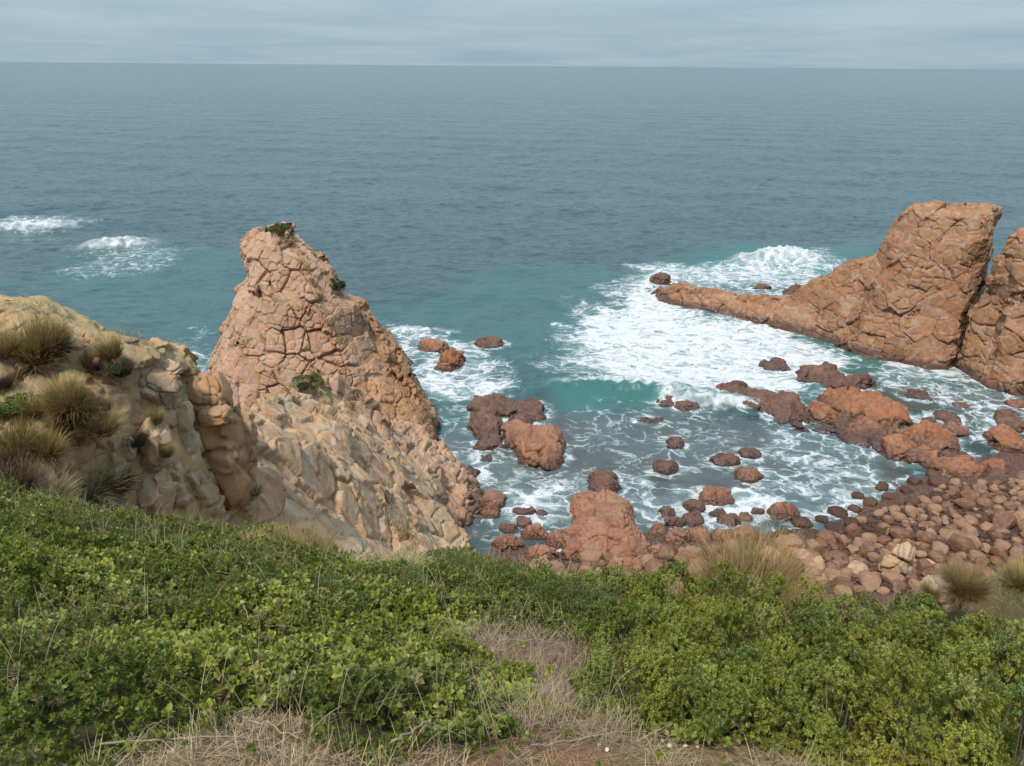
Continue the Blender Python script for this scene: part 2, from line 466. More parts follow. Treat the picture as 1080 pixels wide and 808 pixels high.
def leaf_mat():
    t = NT('leaves')
    c = t.attr('col', 'Color')
    geo = t.n('ShaderNodeNewGeometry')
    n = t.noise(geo.outputs['Position'], 30, 2)
    c = t.mix(t.math('MULTIPLY', n, 0.35), c, (0.10, 0.13, 0.02))
    b = t.bsdf(Base_Color=c, Roughness=0.42); b.inputs['Specular IOR Level'].default_value = 0.4
    tr = t.n('ShaderNodeBsdfTranslucent'); t.l(t.mix(0.5, c, (0.16, 0.22, 0.02)), tr.inputs[0])
    ms = t.n('ShaderNodeMixShader'); ms.inputs[0].default_value = 0.38
    t.l(b.outputs[0], ms.inputs[1]); t.l(tr.outputs[0], ms.inputs[2]); t.l(ms.outputs[0], t.out.inputs[0])
    return t.m
M['leaf'] = leaf_mat()
def blade_mat():
    t = NT('grass_blades')
    c = t.attr('col', 'Color')
    b = t.bsdf(Base_Color=c, Roughness=0.7); b.inputs['Specular IOR Level'].default_value = 0.2
    tr = t.n('ShaderNodeBsdfTranslucent'); t.l(c, tr.inputs[0])
    ms = t.n('ShaderNodeMixShader'); ms.inputs[0].default_value = 0.2
    t.l(b.outputs[0], ms.inputs[1]); t.l(tr.outputs[0], ms.inputs[2]); t.l(ms.outputs[0], t.out.inputs[0])
    return t.m
M['blade'] = blade_mat()
def wood_mat():
    t = NT('dry_wood')
    geo = t.n('ShaderNodeNewGeometry')
    n = t.noise(geo.outputs['Position'], 22, 4, 0.7)
    b = t.bsdf(Base_Color=t.mix(n, (0.13, 0.095, 0.065), (0.36, 0.285, 0.20)), Roughness=0.85)
    t.l(b.outputs[0], t.out.inputs[0]); return t.m
M['wood'] = wood_mat()
def stem_mat():
    t = NT('shrub_stems')
    geo = t.n('ShaderNodeNewGeometry'); n = t.noise(geo.outputs['Position'], 18, 4, 0.7)
    b = t.bsdf(Base_Color=t.mix(n, (0.05, 0.035, 0.022), (0.16, 0.115, 0.075)), Roughness=0.85)
    t.l(b.outputs[0], t.out.inputs[0]); return t.m
M['stem'] = stem_mat()
def pebble_mat():
    t = NT('pale_pebble')
    geo = t.n('ShaderNodeNewGeometry'); n = t.noise(geo.outputs['Position'], 30, 4, 0.7)
    b = t.bsdf(Base_Color=t.mix(n, (0.38, 0.30, 0.22), (0.70, 0.64, 0.56)), Roughness=0.8)
    t.l(b.outputs[0], t.out.inputs[0]); return t.m
M['pebble'] = pebble_mat()

def sea_mat():
    t = NT('sea_water')
    geo = t.n('ShaderNodeNewGeometry'); pos = geo.outputs['Position']
    foam = t.attr('foam'); teal = t.attr('teal'); murk = t.attr('murk'); crest = t.attr('crest')
    # warped coordinates for the lace
    wn = t.noise(pos, 0.16, 3, 0.6, 0, 1)
    off = t.vmath('SCALE', t.vmath('SUBTRACT', wn, (0.5, 0.5, 0.5)), (1, 1, 1)); off.node.inputs['Scale'].default_value = 7.0
    wn2 = t.noise(pos, 0.9, 3, 0.6, 0, 1)
    off2 = t.vmath('SCALE', t.vmath('SUBTRACT', wn2, (0.5, 0.5, 0.5)), (1, 1, 1)); off2.node.inputs['Scale'].default_value = 1.6
    q = t.vmath('ADD', t.vmath('ADD', pos, off), off2)
    flat = t.n('ShaderNodeMapping'); flat.inputs['Scale'].default_value = (0.8, 1.15, 0.0); t.l(q, flat.inputs[0])
    q = flat.outputs[0]
    def edge(scale):
        v = t.n('ShaderNodeTexVoronoi', feature='DISTANCE_TO_EDGE'); v.inputs['Scale'].default_value = scale; t.l(q, v.inputs['Vector']); return v.outputs['Distance']
    e1 = t.ss(edge(0.42), 0.20, 0.0); e2 = t.ss(edge(1.05), 0.24, 0.0); e3 = t.ss(edge(2.6), 0.3, 0.0)
    nb = t.noise(q, 0.30, 6, 0.72); ns = t.noise(q, 1.6, 5, 0.75)
    tex = t.math('MULTIPLY', e1, 0.34)
    tex = t.math('MULTIPLY_ADD', e2, 0.24, tex)
    tex = t.math('MULTIPLY_ADD', e3, 0.10, tex)
    tex = t.math('MULTIPLY_ADD', t.ss(nb, 0.3, 0.72), 0.36, tex)
    tex = t.math('MULTIPLY_ADD', ns, 0.22, tex)        # 0 .. 1.2
    thr = t.math('MULTIPLY_ADD', foam, -1.12, 1.10)
    a = t.ss(tex, t.math('SUBTRACT', thr, 0.04), t.math('ADD', thr, 0.36))
    a = t.math('MULTIPLY', a, t.ss(foam, 0.02, 0.14))
    a = t.math('MAXIMUM', a, crest)
    # water body
    big = t.noise(pos, 0.02, 5, 0.6)
    deep = t.mix(big, (0.023, 0.047, 0.051), (0.036, 0.067, 0.070))
    sh = t.mix(t.noise(pos, 0.12, 4), (0.028, 0.125, 0.118), (0.05, 0.165, 0.15))
    c = t.mix(teal, deep, sh)
    mk = t.mix(t.noise(pos, 0.35, 5, 0.65), (0.03, 0.032, 0.034), (0.095, 0.10, 0.10))
    c = t.mix(murk, c, mk)
    # thin milky foam under the lace
    milky = t.math('MULTIPLY', t.ss(foam, 0.25, 1.0), t.math('MULTIPLY_ADD', t.ss(nb, 0.3, 0.7), 0.35, 0.25))
    c = t.mix(milky, c, (0.27, 0.42, 0.42))
    # wind ripples
    st = t.n('ShaderNodeMapping'); st.inputs['Scale'].default_value = (0.55, 1.0, 1.0); st.inputs['Rotation'].default_value = (0, 0, R(8)); t.l(pos, st.inputs[0])
    # slopes of the chop, taken straight from vector noise so that they survive to the horizon
    patch = t.math('MULTIPLY_ADD', t.noise(pos, 0.014, 4, 0.65), 1.7, 0.25)
    def slope(scale, k, detail):
        v = t.vmath('SUBTRACT', t.noise(st.outputs[0], scale, detail, 0.6, 0.3, 1), (0.5, 0.5, 0.5))
        v = t.vmath('MULTIPLY', v, (k * 0.6, k, 0.0)); return v
    sl = t.vmath('ADD', t.vmath('ADD', slope(0.09, 0.30, 3), slope(0.33, 0.75, 3)), slope(1.2, 0.5, 4))
    sc_ = t.vmath('SCALE', sl, (1, 1, 1)); t.l(patch, sc_.node.inputs['Scale'])
    nrm = t.vmath('NORMALIZE', t.vmath('ADD', geo.outputs['Normal'], sc_), (0, 0, 0))
    w = t.bsdf(Base_Color=c, Roughness=t.math('MULTIPLY_ADD', teal, 0.35, 0.17), IOR=1.33, Normal=nrm)
    w.inputs['Specular IOR Level'].default_value = 0.42
    fh = t.math('ADD', t.math('MULTIPLY', tex, 1.0), t.math('MULTIPLY', t.noise(pos, 3.5, 4, 0.7), 0.6))
    thick = t.ss(t.math('SUBTRACT', tex, thr), 0.10, 0.62)
    thick = t.math('MAXIMUM', thick, crest)
    fb = t.bsdf(Base_Color=t.mix(thick, (0.23, 0.275, 0.285), t.mix(ns, (0.44, 0.435, 0.445), (0.63, 0.625, 0.635))), Roughness=0.9, Normal=t.bump(fh, 0.7, 0.3))
    fb.inputs['Specular IOR Level'].default_value = 0.1
    ms = t.n('ShaderNodeMixShader'); t.l(a, ms.inputs[0]); t.l(w.outputs[0], ms.inputs[1]); t.l(fb.outputs[0], ms.inputs[2])
    t.l(ms.outputs[0], t.out.inputs[0]); return t.m
M['sea'] = sea_mat()
# ------------------------------------------------------------------ terrain
EDGE = np.array([(-40, 12), (-8, 10.2), (-5.2, 8.6), (-3.2, 8.9), (-2.1, 7.6), (-1, 9.5), (0, 9), (1.7, 8.5), (2.9, 8), (4.6, 7), (8, 7), (40, 7)], np.float32)
WATER = np.array([(-60, 58), (-8, 61), (0, 61.5), (9, 63), (14, 64.5), (24, 64), (28, 65), (33, 68), (40, 72.5), (46, 77), (52, 80), (60, 84), (90, 92)], np.float32)
SPUR = [(-40, 27, 34.9), (-17.1, 26, 32.5), (-13.5, 26, 31.2), (-12.9, 28, 29.6), (-12.6, 30, 28.0)]
def base_plane(x, y):
    return EYE - 1.72 - 0.52 * y - 0.14 * x
def seg_crest(x, y, pts, kfun):
    h = np.full(np.shape(x), -1e3, np.float32)
    for (a, b) in zip(pts[:-1], pts[1:]):
        ax, ay, az = a[:3]; bx, by, bz = b[:3]
        L = (bx - ax) ** 2 + (by - ay) ** 2
        t = np.clip(((x - ax) * (bx - ax) + (y - ay) * (by - ay)) / L, 0, 1)
        dx, dy = x - (ax + t * (bx - ax)), y - (ay + t * (by - ay))
        d = np.sqrt(dx * dx + dy * dy)
        h = np.maximum(h, az + t * (bz - az) - kfun(d, dx, dy, x, y, t))
    return h
def spur_height(x, y):
    def kf(dd, dx, dy, X, Y, t):
        k = 0.66 + 3.4 * sstep(-13.3, -12.1, X) + 1.6 * sstep(29.5, 32, Y)
        return k * (np.sqrt(dd * dd + 0.5) - 0.7)
    wx = x + 0.8 * noise2(x, y, 0.3, 2, 11); wy = y + 0.9 * noise2(x, y, 0.3, 2, 12)
    spur = seg_crest(wx, wy, SPUR, kf)
    nl = noise2(x, y, 0.4, 3, 13); led = spur / 0.9 + 0.5 * nl
    fl = np.floor(led); fr = led - fl
    return spur * 0.3 + 0.7 * ((fl + sstep(0.2, 0.8, fr)) * 0.9 - 0.45 * nl) + 0.09 * noise2(x, y, 1.6, 4, 14) + 0.10
def terrain(x, y, want=False):
    x = np.asarray(x, np.float32); y = np.asarray(y, np.float32)
    ye = np.interp(x, EDGE[:, 0], EDGE[:, 1]).astype(np.float32)
    ye = ye + 0.35 * noise2(x, y, 0.5, 2, 5)
    d = y - ye
    fore = base_plane(x, y) + 0.10 * noise2(x, y, 0.7, 3, 1) + 0.04 * noise2(x, y, 3.0, 3, 2)
    fore = fore - np.where(d > 0, 0.95 * (np.sqrt(d * d + 1.2) - 1.095), 0)
    kn = 9.3; kd = np.sqrt((x - 9.9) ** 2 * 0.7 + (y - 13.2) ** 2 + 0.3); knoll = 30.85 - 0.45 * kd - 0.22 * kd * kd + 0.12 * noise2(x, y, 0.9, 3, 8)
    land = np.maximum(fore, knoll)
    spur = spur_height(x, y) - 0.9
    yw = np.interp(x, WATER[:, 0], WATER[:, 1]).astype(np.float32)
    beach = np.clip((yw - y) * 0.13, -3.5, 2.6) + 0.25 * noise2(x, y, 0.25, 3, 21)
    h = np.maximum(np.maximum(land, spur), beach)
    if not want: return h
    rocky = np.where((spur >= land - 0.15) & (spur > beach), 1.0, 0.0) + np.where((d > 3.0) & (h == land) & (knoll < fore), sstep(3, 8, d), 0)
    bch = ((beach >= np.maximum(land, spur)) * 1.0)
    return h, np.clip(rocky, 0, 1), bch

PX = lambda pts: [tuple(p) for p in pts]
def plane_pt(px, py):
    d = ray(px, py)
    # intersect with the hillside plane
    t = (-1.72) / (d[2] + 0.52 * d[1] + 0.14 * d[0])
    return (d * t)[:2]
def in_poly(x, y, poly):
    x = np.asarray(x); y = np.asarray(y); c = np.zeros(x.shape, bool); n = len(poly)
    for i in range(n):
        x0, y0 = poly[i]; x1, y1 = poly[(i + 1) % n]
        if y0 == y1: continue
        c ^= ((y0 > y) != (y1 > y)) & (x < (x1 - x0) * (y - y0) / (y1 - y0) + x0)
    return c
def poly_sd(x, y, poly):
    """signed distance, positive inside"""
    d = np.full(np.shape(x), 1e9, np.float32); n = len(poly)
    for i in range(n):
        ax, ay = poly[i]; bx, by = poly[(i + 1) % n]
        L = (bx - ax) ** 2 + (by - ay) ** 2 + 1e-9
        t = np.clip(((x - ax) * (bx - ax) + (y - ay) * (by - ay)) / L, 0, 1)
        d = np.minimum(d, np.hypot(x - ax - t * (bx - ax), y - ay - t * (by - ay)))
    return np.where(in_poly(x, y, poly), d, -d)
# bare and dry ground on the hillside (outlined on the ground)
DRY = [plane_pt(*p) for p in [(486, 668), (560, 672), (640, 690), (650, 735), (660, 765), (700, 785), (890, 800), (960, 840), (960, 960), (380, 960), (430, 800), (520, 785), (560, 750), (545, 715), (500, 690)]]
STRAW = [plane_pt(*p) for p in [(110, 812), (180, 795), (240, 785), (262, 768), (300, 775), (330, 806), (420, 806), (470, 786), (470, 960), (90, 960)]]
HOLE = [plane_pt(*p) for p in [(468, 715), (520, 708), (535, 725), (500, 740), (470, 732)]]

xs = np.concatenate([np.arange(-60, -22, 1.0), np.arange(-22, -9, 0.16), np.arange(-9, 9, 0.11), np.arange(9, 14, 0.2), np.arange(14, 84, 0.8)]).astype(np.float32)
ys = np.concatenate([np.arange(-8, 1.5, 0.5), np.arange(1.5, 12.5, 0.1), np.arange(12.5, 34, 0.16), np.arange(34, 110, 0.8)]).astype(np.float32)
GX, GY = np.meshgrid(xs, ys, indexing='ij')
TZ, TR, TB = terrain(GX, GY, True)
nx, ny = GX.shape
ii = np.arange(nx * ny).reshape(nx, ny)
TF = np.stack([ii[:-1, :-1], ii[1:, :-1], ii[1:, 1:], ii[:-1, 1:]], -1).reshape(-1, 4)
TV = np.stack([GX, GY, TZ], -1).reshape(-1, 3)
SOLIDS = [(TV, TF)]
wob = 0.25 * noise2(GX, GY, 1.6, 3, 30)
bare = np.maximum.reduce([sstep(-0.25, 0.15, poly_sd(GX, GY, p) + wob) for p in (DRY, STRAW, HOLE)])
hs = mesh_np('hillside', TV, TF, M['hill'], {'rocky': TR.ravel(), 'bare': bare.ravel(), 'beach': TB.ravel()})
tag(hs, kind='structure', label='steep coastal hillside falling to the boulder beach and the sea')

# ------------------------------------------------------------------ rock builder
def project(P):
    d = np.asarray(P) - CAM; w = d @ FWD
    w_ = np.where(w > 0.3, w, np.inf)
    return 540 + FPX * (d @ RGT) / w_, 404 - FPX * (d @ UPV) / w_, w
_pc = {}
def hit(px, py, rad=2.5, solids=None):
    """first built surface point met along the sight line through a photo pixel"""
    best = None
    for k, (V, F) in enumerate(SOLIDS if solids is None else SOLIDS[:solids]):
        if k not in _pc: _pc[k] = project(V)
        u, v, w = _pc[k]
        r = rad
        while r < 60:
            m = np.where((np.abs(u - px) < r) & (np.abs(v - py) < r) & (w > 0.5))[0]
            if len(m): break
            r *= 1.7
        if len(m):
            j = m[w[m].argmin()]
            if best is None or w[j] < best[1]: best = (np.array(V[j], float), w[j])
    return None if best is None else best[0]
ROCKFEET = []    # (x, y, radius) of rocks standing in the water: foam gathers round them
def build_rock(name, fns, lo, hi, h, levels, seed, mat, k=0.4, fine=0.05, fscale=1.2, warp=0.5, seat=False, field=None, carve=0.0, cs=0.16, sub=1, soft_top=0.0, macro=None):
    def fn(X, Y, Z):
        f = None
        for g in fns:
            v = g(X, Y, Z)
            f = v if f is None else smin(f, v, k)
        return f
    hh = h * 2 ** sub
    f, org = grid_field(np.array(lo) - hh, np.array(hi) + hh, hh, field or fn)
    if macro: f = macro_blocks(f, org, hh, macro, seed + 70)
    V, F = surface_nets(f, org, hh)
    if macro: V, F = main_body(V, F); V = smooth_mesh(V, F, 2, 0.5)
    if carve:
        N = vnormals(V, F); V = V + N * (carve * fbm(V, cs, 3, seed=seed + 40))[:, None]
    for _ in range(sub): V, F = subdivide(V, F)
    N = vnormals(V, F)
    wt = None
    if soft_top: wt = (1 - soft_top * sstep(0.72, 0.93, N[:, 2] + 0.25 * fbm(V, 0.5, 3, seed=seed + 50))).astype(np.float32)
    V2, tint, jd = jointed(V, N, levels, seed, fine, fscale, warp, wt)
    if seat: SOLIDS.append((V2, F))
    return V2, F, tint

def rock_obj(name, V, F, tint, mat, label, cat, group=None, base=None, smooth=True):
    V = np.asarray(V)
    c = np.array([V[:, 0].mean(), V[:, 1].mean(), V[:, 2].min()]) if base is None else np.asarray(base, float)
    o = mesh_np(name, V - c, F, mat, {'tint': tint}, smooth)
    o.location = c.tolist()
    return tag(o, label, cat, group)

# ---- the near spur
def spur_field(X, Y, Z):
    XX, YY = np.broadcast_arrays(X, Y)
    XX = XX[:, :, 0]; YY = YY[:, :, 0]
    e = 0.15; h = spur_height(XX, YY); gx = (spur_height(XX + e, YY) - h) / e; gy = (spur_height(XX, YY + e) - h) / e
    return (Z - h[:, :, None]) / np.sqrt(1 + np.clip(gx * gx + gy * gy, 0, 16))[:, :, None]
lvp = [(euler(5, -6, 24), (1.6, 1.7, 1.35), 0.45, 0.22, 0.42, 0.05, 0.10, 0.95), (euler(3, -5, 20), (0.7, 0.75, 0.6), 0.5, 0.06, 0.18, 0.035, 0.05, 0.7)]
V, F, T = build_rock('spur', None, (-30, 14.5, 20.5), (-8, 40, 35.5), 0.07, lvp, 81, None, fine=0.035, fscale=2.6, warp=0.2, seat=True, field=spur_field, soft_top=0.55)
rock_obj('rocky_spur', V, F, T, M['spurface'], 'pale rocky spur dotted with tussocks on the left, between the green slope and the pinnacle', 'rocky spur')

# ---- the pinnacle
tower = zloft([(-3, -25, 87, 13, 13), (2, -24.6, 87, 12, 11.6), (5, -24.3, 87, 10.8, 10.2), (9.7, -24.1, 87, 9.0, 8.9), (13, -24.3, 87, 7.2, 7.2),
               (17, -24.5, 87, 5.0, 5.4), (19.0, -24.7, 87, 4.0, 4.3), (20.3, -25.7, 87.2, 3.4, 3.6), (21.6, -26.3, 87.4, 3.1, 3.1), (22.3, -26.5, 87.5, 2.8, 2.8), (22.7, -26.4, 87.6, 2.2, 2.3)], 2.8, 0.35)
ridge = zloft([(-3, -16, 83, 8.5, 14), (2, -16.4, 84, 7.2, 11), (6.6, -18.5, 87, 6.0, 8.5), (9.8, -19.5, 89, 5.0, 6.8), (12.9, -21.9, 90, 4.0, 5.2), (15.8, -23.9, 91, 3.0, 3.7), (18.4, -24.6, 92, 1.8, 2.2), (19.2, -24.6, 92, 1.0, 1.2)], 2.2, 0.0)
foot = zloft([(-3, -9.5, 70, 7.6, 9), (0, -9.2, 70, 6.6, 8), (2, -9.8, 70.8, 5.0, 6), (4, -10.6, 71.4, 3.6, 4.4), (5.8, -11.6, 73, 2.0, 2.6), (6.6, -11.8, 73.5, 1.0, 1.2)], 2.6, 0.3)
lv = [(euler(4, -12, 22), (2.1, 2.2, 2.9), 0.5, 0.20, 0.52, 0.065, 0.11, 0.9),
      (euler(2, -13, 20), (1.0, 1.0, 0.95), 0.5, 0.035, 0.16, 0.05, 0.07, 0.4)]
V, F, T = build_rock('pinnacle', [tower], (-40, 72, -2.6), (-9, 102, 25.4), 0.09, lv, 11, None, 0.8, 0.03, 1.8, 0.18, True, carve=0.4, macro=(euler(4, -12, 22), (4.2, 4.4, 5.8), 0.6, 0.42, 0.95, 0.15, 0.6))
rock_obj('pinnacle', V, F, T, M['pinnacle'], 'tallest pink-orange granite pinnacle with a green bush on its blunt summit', 'rock pinnacle')
lv2 = [(euler(6, 14, -12), (1.5, 1.9, 3.4), 0.5, 0.22, 0.5, 0.09, 0.13, 0.8),
       (euler(0, -8, 18), (0.8, 0.9, 1.6), 0.7, 0.05, 0.16, 0.06, 0.07, 0.5)]
spires = [zloft([(zt - 7, x, y, r * 2.3, r * 2.3), (zt - 2.5, x, y, r * 1.15, r * 1.3), (zt - 0.5, x + .1, y, r * .75, r * .9), (zt, x + .15, y, r * .35, r * .5)], 2.6, rt) for x, y, zt, r, rt in
          ((-22.6, 92, 20.2, .9, .2), (-20.7, 91, 17.1, 1.0, .7), (-18.2, 90, 14.6, 1.1, .1), (-16.0, 89, 12.5, .9, .5), (-14.4, 88, 10.5, 1.1, .3), (-12.6, 85.5, 7.6, 1.1, .6), (-10.9, 81.5, 4.5, 1.1, .2))]
V, F, T = build_rock('ridge', [ridge] + spires, (-27, 66, -2.6), (-6, 99, 21), 0.125, lv2, 23, None, 0.8, 0.05, 1.3, 0.35, True, carve=0.6, macro=(euler(6, 14, -12), (3.0, 3.6, 6.5), 0.8, 0.55, 0.9, 0.3, 0.6))
rock_obj('jagged_ridge', V, F, T, M['ochre'], 'jagged ochre granite ridge with a serrated crest falling from behind the tall pinnacle', 'rock ridge')
lv3 = [(euler(8, 20, 10), (2.5, 2.6, 1.9), 0.65, 0.38, 0.55, 0.12, 0.45, 0.85), (euler(0, 0, 40), (1.2, 1.2, 1.0), 0.65, 0.1, 0.22, 0.08, 0.2, 0.6)]
V, F, T = build_rock('foot', [foot], (-18, 60, -2.6), (-1, 80, 7.4), 0.11, lv3, 31, None, 0.8, 0.06, 1.3, 0.6, True, carve=0.4)
rock_obj('rock_buttress', V, F, T, M['pinnacle'], 'rounded blocky pink granite buttress at the seaward right foot of the pinnacle', 'rock outcrop')

# ---- the pale crag in front of it (an arete running out from the hillside)
CRAG = [(-13.0, 31, 25.2), (-15.0, 42, 21.4), (-16.2, 54, 18.0), (-16.6, 63.5, 15.0)]
SLAB = [(-17.0, 66, 15.4), (-13.6, 67, 12.1), (-10.6, 67.5, 8.9), (-7.9, 68, 5.2), (-5.6, 67, 2.6)]
def crag_field(pts, k, ofs=0.0, asym=0.0):
    def fn(X, Y, Z):
        XX, YY = np.broadcast_arrays(X, Y)
        XX = XX[:, :, 0]; YY = YY[:, :, 0]
        wx = XX + 1.3 * noise2(XX, YY, 0.16, 3, 51 + ofs); wy = YY + 1.3 * noise2(XX, YY, 0.16, 3, 52 + ofs)
        hgt = seg_crest(wx, wy, pts, lambda d, dx, dy, x, y, t: k * (np.sqrt(d * d + 0.4) - 0.63) * (1 + asym * np.clip(-dy, 0, 1)))
        return (Z - hgt[:, :, None]) / math.sqrt(1 + k * k)
    return fn
lvc = [(euler(-12, 14, 30), (3.0, 3.4, 5.6), 0.6, 0.32, 0.42, 0.08, 0.10, 0.95), (euler(-8, 10, 22), (1.4, 1.6, 2.3), 0.55, 0.07, 0.24, 0.055, 0.06, 0.6)]
V, F, T = build_rock('crag', None, (-32, 27, 4), (0, 68, 27), 0.11, lvc, 41, None, fine=0.075, fscale=1.3, warp=0.25, seat=True, field=crag_field(CRAG, 1.15), carve=0.9)
rock_obj('pale_crag', V, F, T, M['crag'], 'pale cream and ochre weathered crag in front of the pinnacle, rising behind the green shrubs', 'crag')
lvs = [(euler(0, 38, 12), (5.0, 3.4, 2.6), 0.5, 0.3, 0.34, 0.15, 0.5, 0.7), (euler(0, 38, 0), (1.9, 1.7, 1.1), 0.6, 0.06, 0.10, 0.07, 0.12, 0.5)]
V, F, T = build_rock('slab', None, (-26, 58, -1), (1, 78, 17.5), 0.11, lvs, 47, None, fine=0.06, fscale=1.0, warp=0.8, seat=True, field=crag_field(SLAB, 1.35, 7), carve=0.4)
rock_obj('sloping_slab', V, F, T, M['pinnacle'], 'smooth pink rock slab sloping down to the right between the pale crag and the pinnacle', 'rock slab')

# ---- the sea stack on the right, with its long tail
A0 = np.array([27.6, 147.0]); AX = np.array([0.765, -0.644]); AN = np.array([-0.644, -0.765])
ST = np.array([  # s, top, front half width, back half width
    (-2.5, 0.2, 0.5, 0.5), (0, 1.3, 2.2, 2.5), (3, 2.2, 3.4, 3.5), (11.5, 2.5, 5.0, 4.0), (20, 3.3, 4.9, 4.5), (25.0, 4.2, 4.6, 4.5), (28.5, 7.4, 4.9, 5), (33, 10.4, 6.2, 6), (37.3, 12.4, 7.6, 7),
    (38.8, 16.8, 8.2, 7), (40.6, 20.2, 8.8, 7), (44, 21.2, 9.0, 7), (52, 21.7, 8.0, 6.5), (54.0, 21.0, 7.4, 6), (56, 20.8, 7, 6)], np.float32)
def stack_field(X, Y, Z):
    dx, dy = X - A0[0], Y - A0[1]
    s = dx * AX[0] + dy * AX[1]; t = dx * AN[0] + dy * AN[1]
    h, wf, wb = lerp_tab(ST, s)
    w = np.where(t > 0, wf, wb)
    zz = np.clip((Z + 1.0) / (h + 1.0), 0, 1)
    side = (np.abs(t) - w * (1 - 0.60 * zz ** 1.15)) * 0.85
    top = (Z - h - 0.04 * t) * 0.8
    q = 0.9
    hm = np.clip(0.5 + 0.5 * (side - top) / q, 0, 1)
    g = top * (1 - hm) + side * hm + q * hm * (1 - hm)
    g = np.maximum(g, ((s - 51.5) - 0.012 * Z) * 0.9)
    return np.maximum(g, (-2.6 - s))
BAND = np.array([[.765 * .82, -.644 * .82, .57], [-.644, -.765, 0], [-.765 * .57, .644 * .57, .82]], np.float32)
lvk = [(BAND, (7.5, 4.6, 1.9), 0.32, 0.17, 0.46, 0.08, 0.12, 0.8), (BAND, (1.9, 1.8, 1.0), 0.45, 0.03, 0.2, 0.07, 0.06, 0.4)]
V, F, T = build_rock('stack', None, (22, 98, -1.6), (80, 154, 23), 0.13, lvk, 61, None, fine=0.04, fscale=1.2, warp=0.25, seat=True, field=stack_field, carve=0.4, macro=(BAND, (10, 6.5, 5.0), 0.6, 0.25, 0.9, 0.2, 0.35))
rock_obj('sea_stack', V, F, T, M['stack'], 'big flat-topped orange-brown sea stack with a long low tail running out left', 'sea stack')
st2 = zloft([(-3, 77.5, 105, 14.4, 8), (0, 77.5, 105, 14.0, 7), (5, 77.7, 105.5, 12.9, 6.4), (9.0, 78, 106, 12.4, 6.0), (10.0, 78, 106, 11.9, 5.4), (13, 78, 106.3, 11.9, 5.0), (15.6, 78.2, 106.5, 11.9, 4.6), (16.4, 78.8, 107, 11.9, 4.2), (19.2, 79, 107, 11.7, 3.6), (19.9, 79.4, 107, 10.9, 3.0)], 5.0, 0.0)
lvm = [(euler(3, -8, -8), (3.4, 3.4, 2.4), 0.4, 0.12, 0.46, 0.09, 0.14, 0.7), (euler(3, -6, -14), (1.6, 1.6, 1.2), 0.45, 0.04, 0.2, 0.07, 0.08, 0.4)]
V, F, T = build_rock('stack2', [st2], (58, 96, -1.6), (93, 118, 21), 0.15, lvm, 67, None, fine=0.05, warp=0.3, seat=False, carve=0.2, macro=(euler(3, -6, -6), (6, 5, 4.2), 0.5, 0.28, 0.8, 0.2, 0.5))
rock_obj('sea_stack', V, F, T, M['stack'], 'stepped orange-brown sea stack at the right edge, beyond a dark cleft', 'sea stack')

# ---- rocks standing in the cove, each read off its waterline
def rock_lobe(x0, x1, yt, yb, hr=0.52, p=3.0, z0=-0.1, rot=None, maxh=9):
    f = sea_pt((x0 + x1) / 2, yb, max(z0, 0)); D = depth_of(f)
    d = ray((x0 + x1) / 2, (yt + yb) / 2); s = -d[2] / np.linalg.norm(d); c = math.sqrt(1 - s * s)
    rx = (x1 - x0) / 2 * D / FPX; P = (yb - yt) * D / FPX
    hh = min(hr * rx, 0.85 * P / c, maxh)
    ry = max((P * P - (hh * c) ** 2) / (2 * P) / s, 0.35 * rx)
    ry = min(ry, 1.6 * rx)
    sub = 0.45 * hh
    return lobe((f[0], f[1] + ry * 0.98, z0 - sub * 0.2), (rx, ry, hh + sub * 0.2), 0.0 if rot is None else rot, p), (f[0], f[1] + ry, rx, ry, hh)
def px_rock(name, label, cat, lobes, mat, seed, cell=1.0, group=None, k=0.25, vox=None, foamy=True):
    fns = []; lo = np.full(3, 1e9); hi = -lo; feet = []
    for L in lobes:
        fn, ft = rock_lobe(*L[:4], **(L[4] if len(L) > 4 else {}))
        fns.append(fn); feet.append(ft)
        x, y, rx, ry, hh = ft
        m = max(rx, ry)
        lo = np.minimum(lo, (x - m * 1.15 - .3, y - m * 1.15 - .3, -0.9)); hi = np.maximum(hi, (x + m * 1.15 + .3, y + m * 1.15 + .3, fn.c[2] + fn.rz[2] + 0.6))
    sz = (hi - lo).max(); v = vox or min(max(sz / 75, 0.045), 0.13)
    big = cell * max(0.6, min(2.2, sz * 0.22))
    rng = random.Random(seed)
    L = [(euler(rng.uniform(-25, 25), rng.uniform(-25, 25), rng.uniform(0, 90)), (big * 1.5, big * 1.3, big * 1.15), 0.75, 0.12 * big, 0.26 * big, max(0.05 * big, v * .9), 0.12 * big, 0.95),
         (euler(rng.uniform(-25, 25), rng.uniform(-25, 25), rng.uniform(0, 90)), (big * .5, big * .45, big * 0.4), 0.75, 0.03 * big, 0.07 * big, max(0.03 * big, v * .8), 0.04 * big, 0.6)]
    V, F, T = build_rock(name, fns, lo, hi, v, L, seed, None, k, 0.03 * big, 1.6 / big, 0.2 * big, False, carve=0.16 * big, cs=0.35 / big)
    rock_obj(name, V, F, T, M[mat], label, cat, group)
    if foamy:
        for ft in feet: ROCKFEET.append((ft[0], ft[1], ft[2], ft[3]))

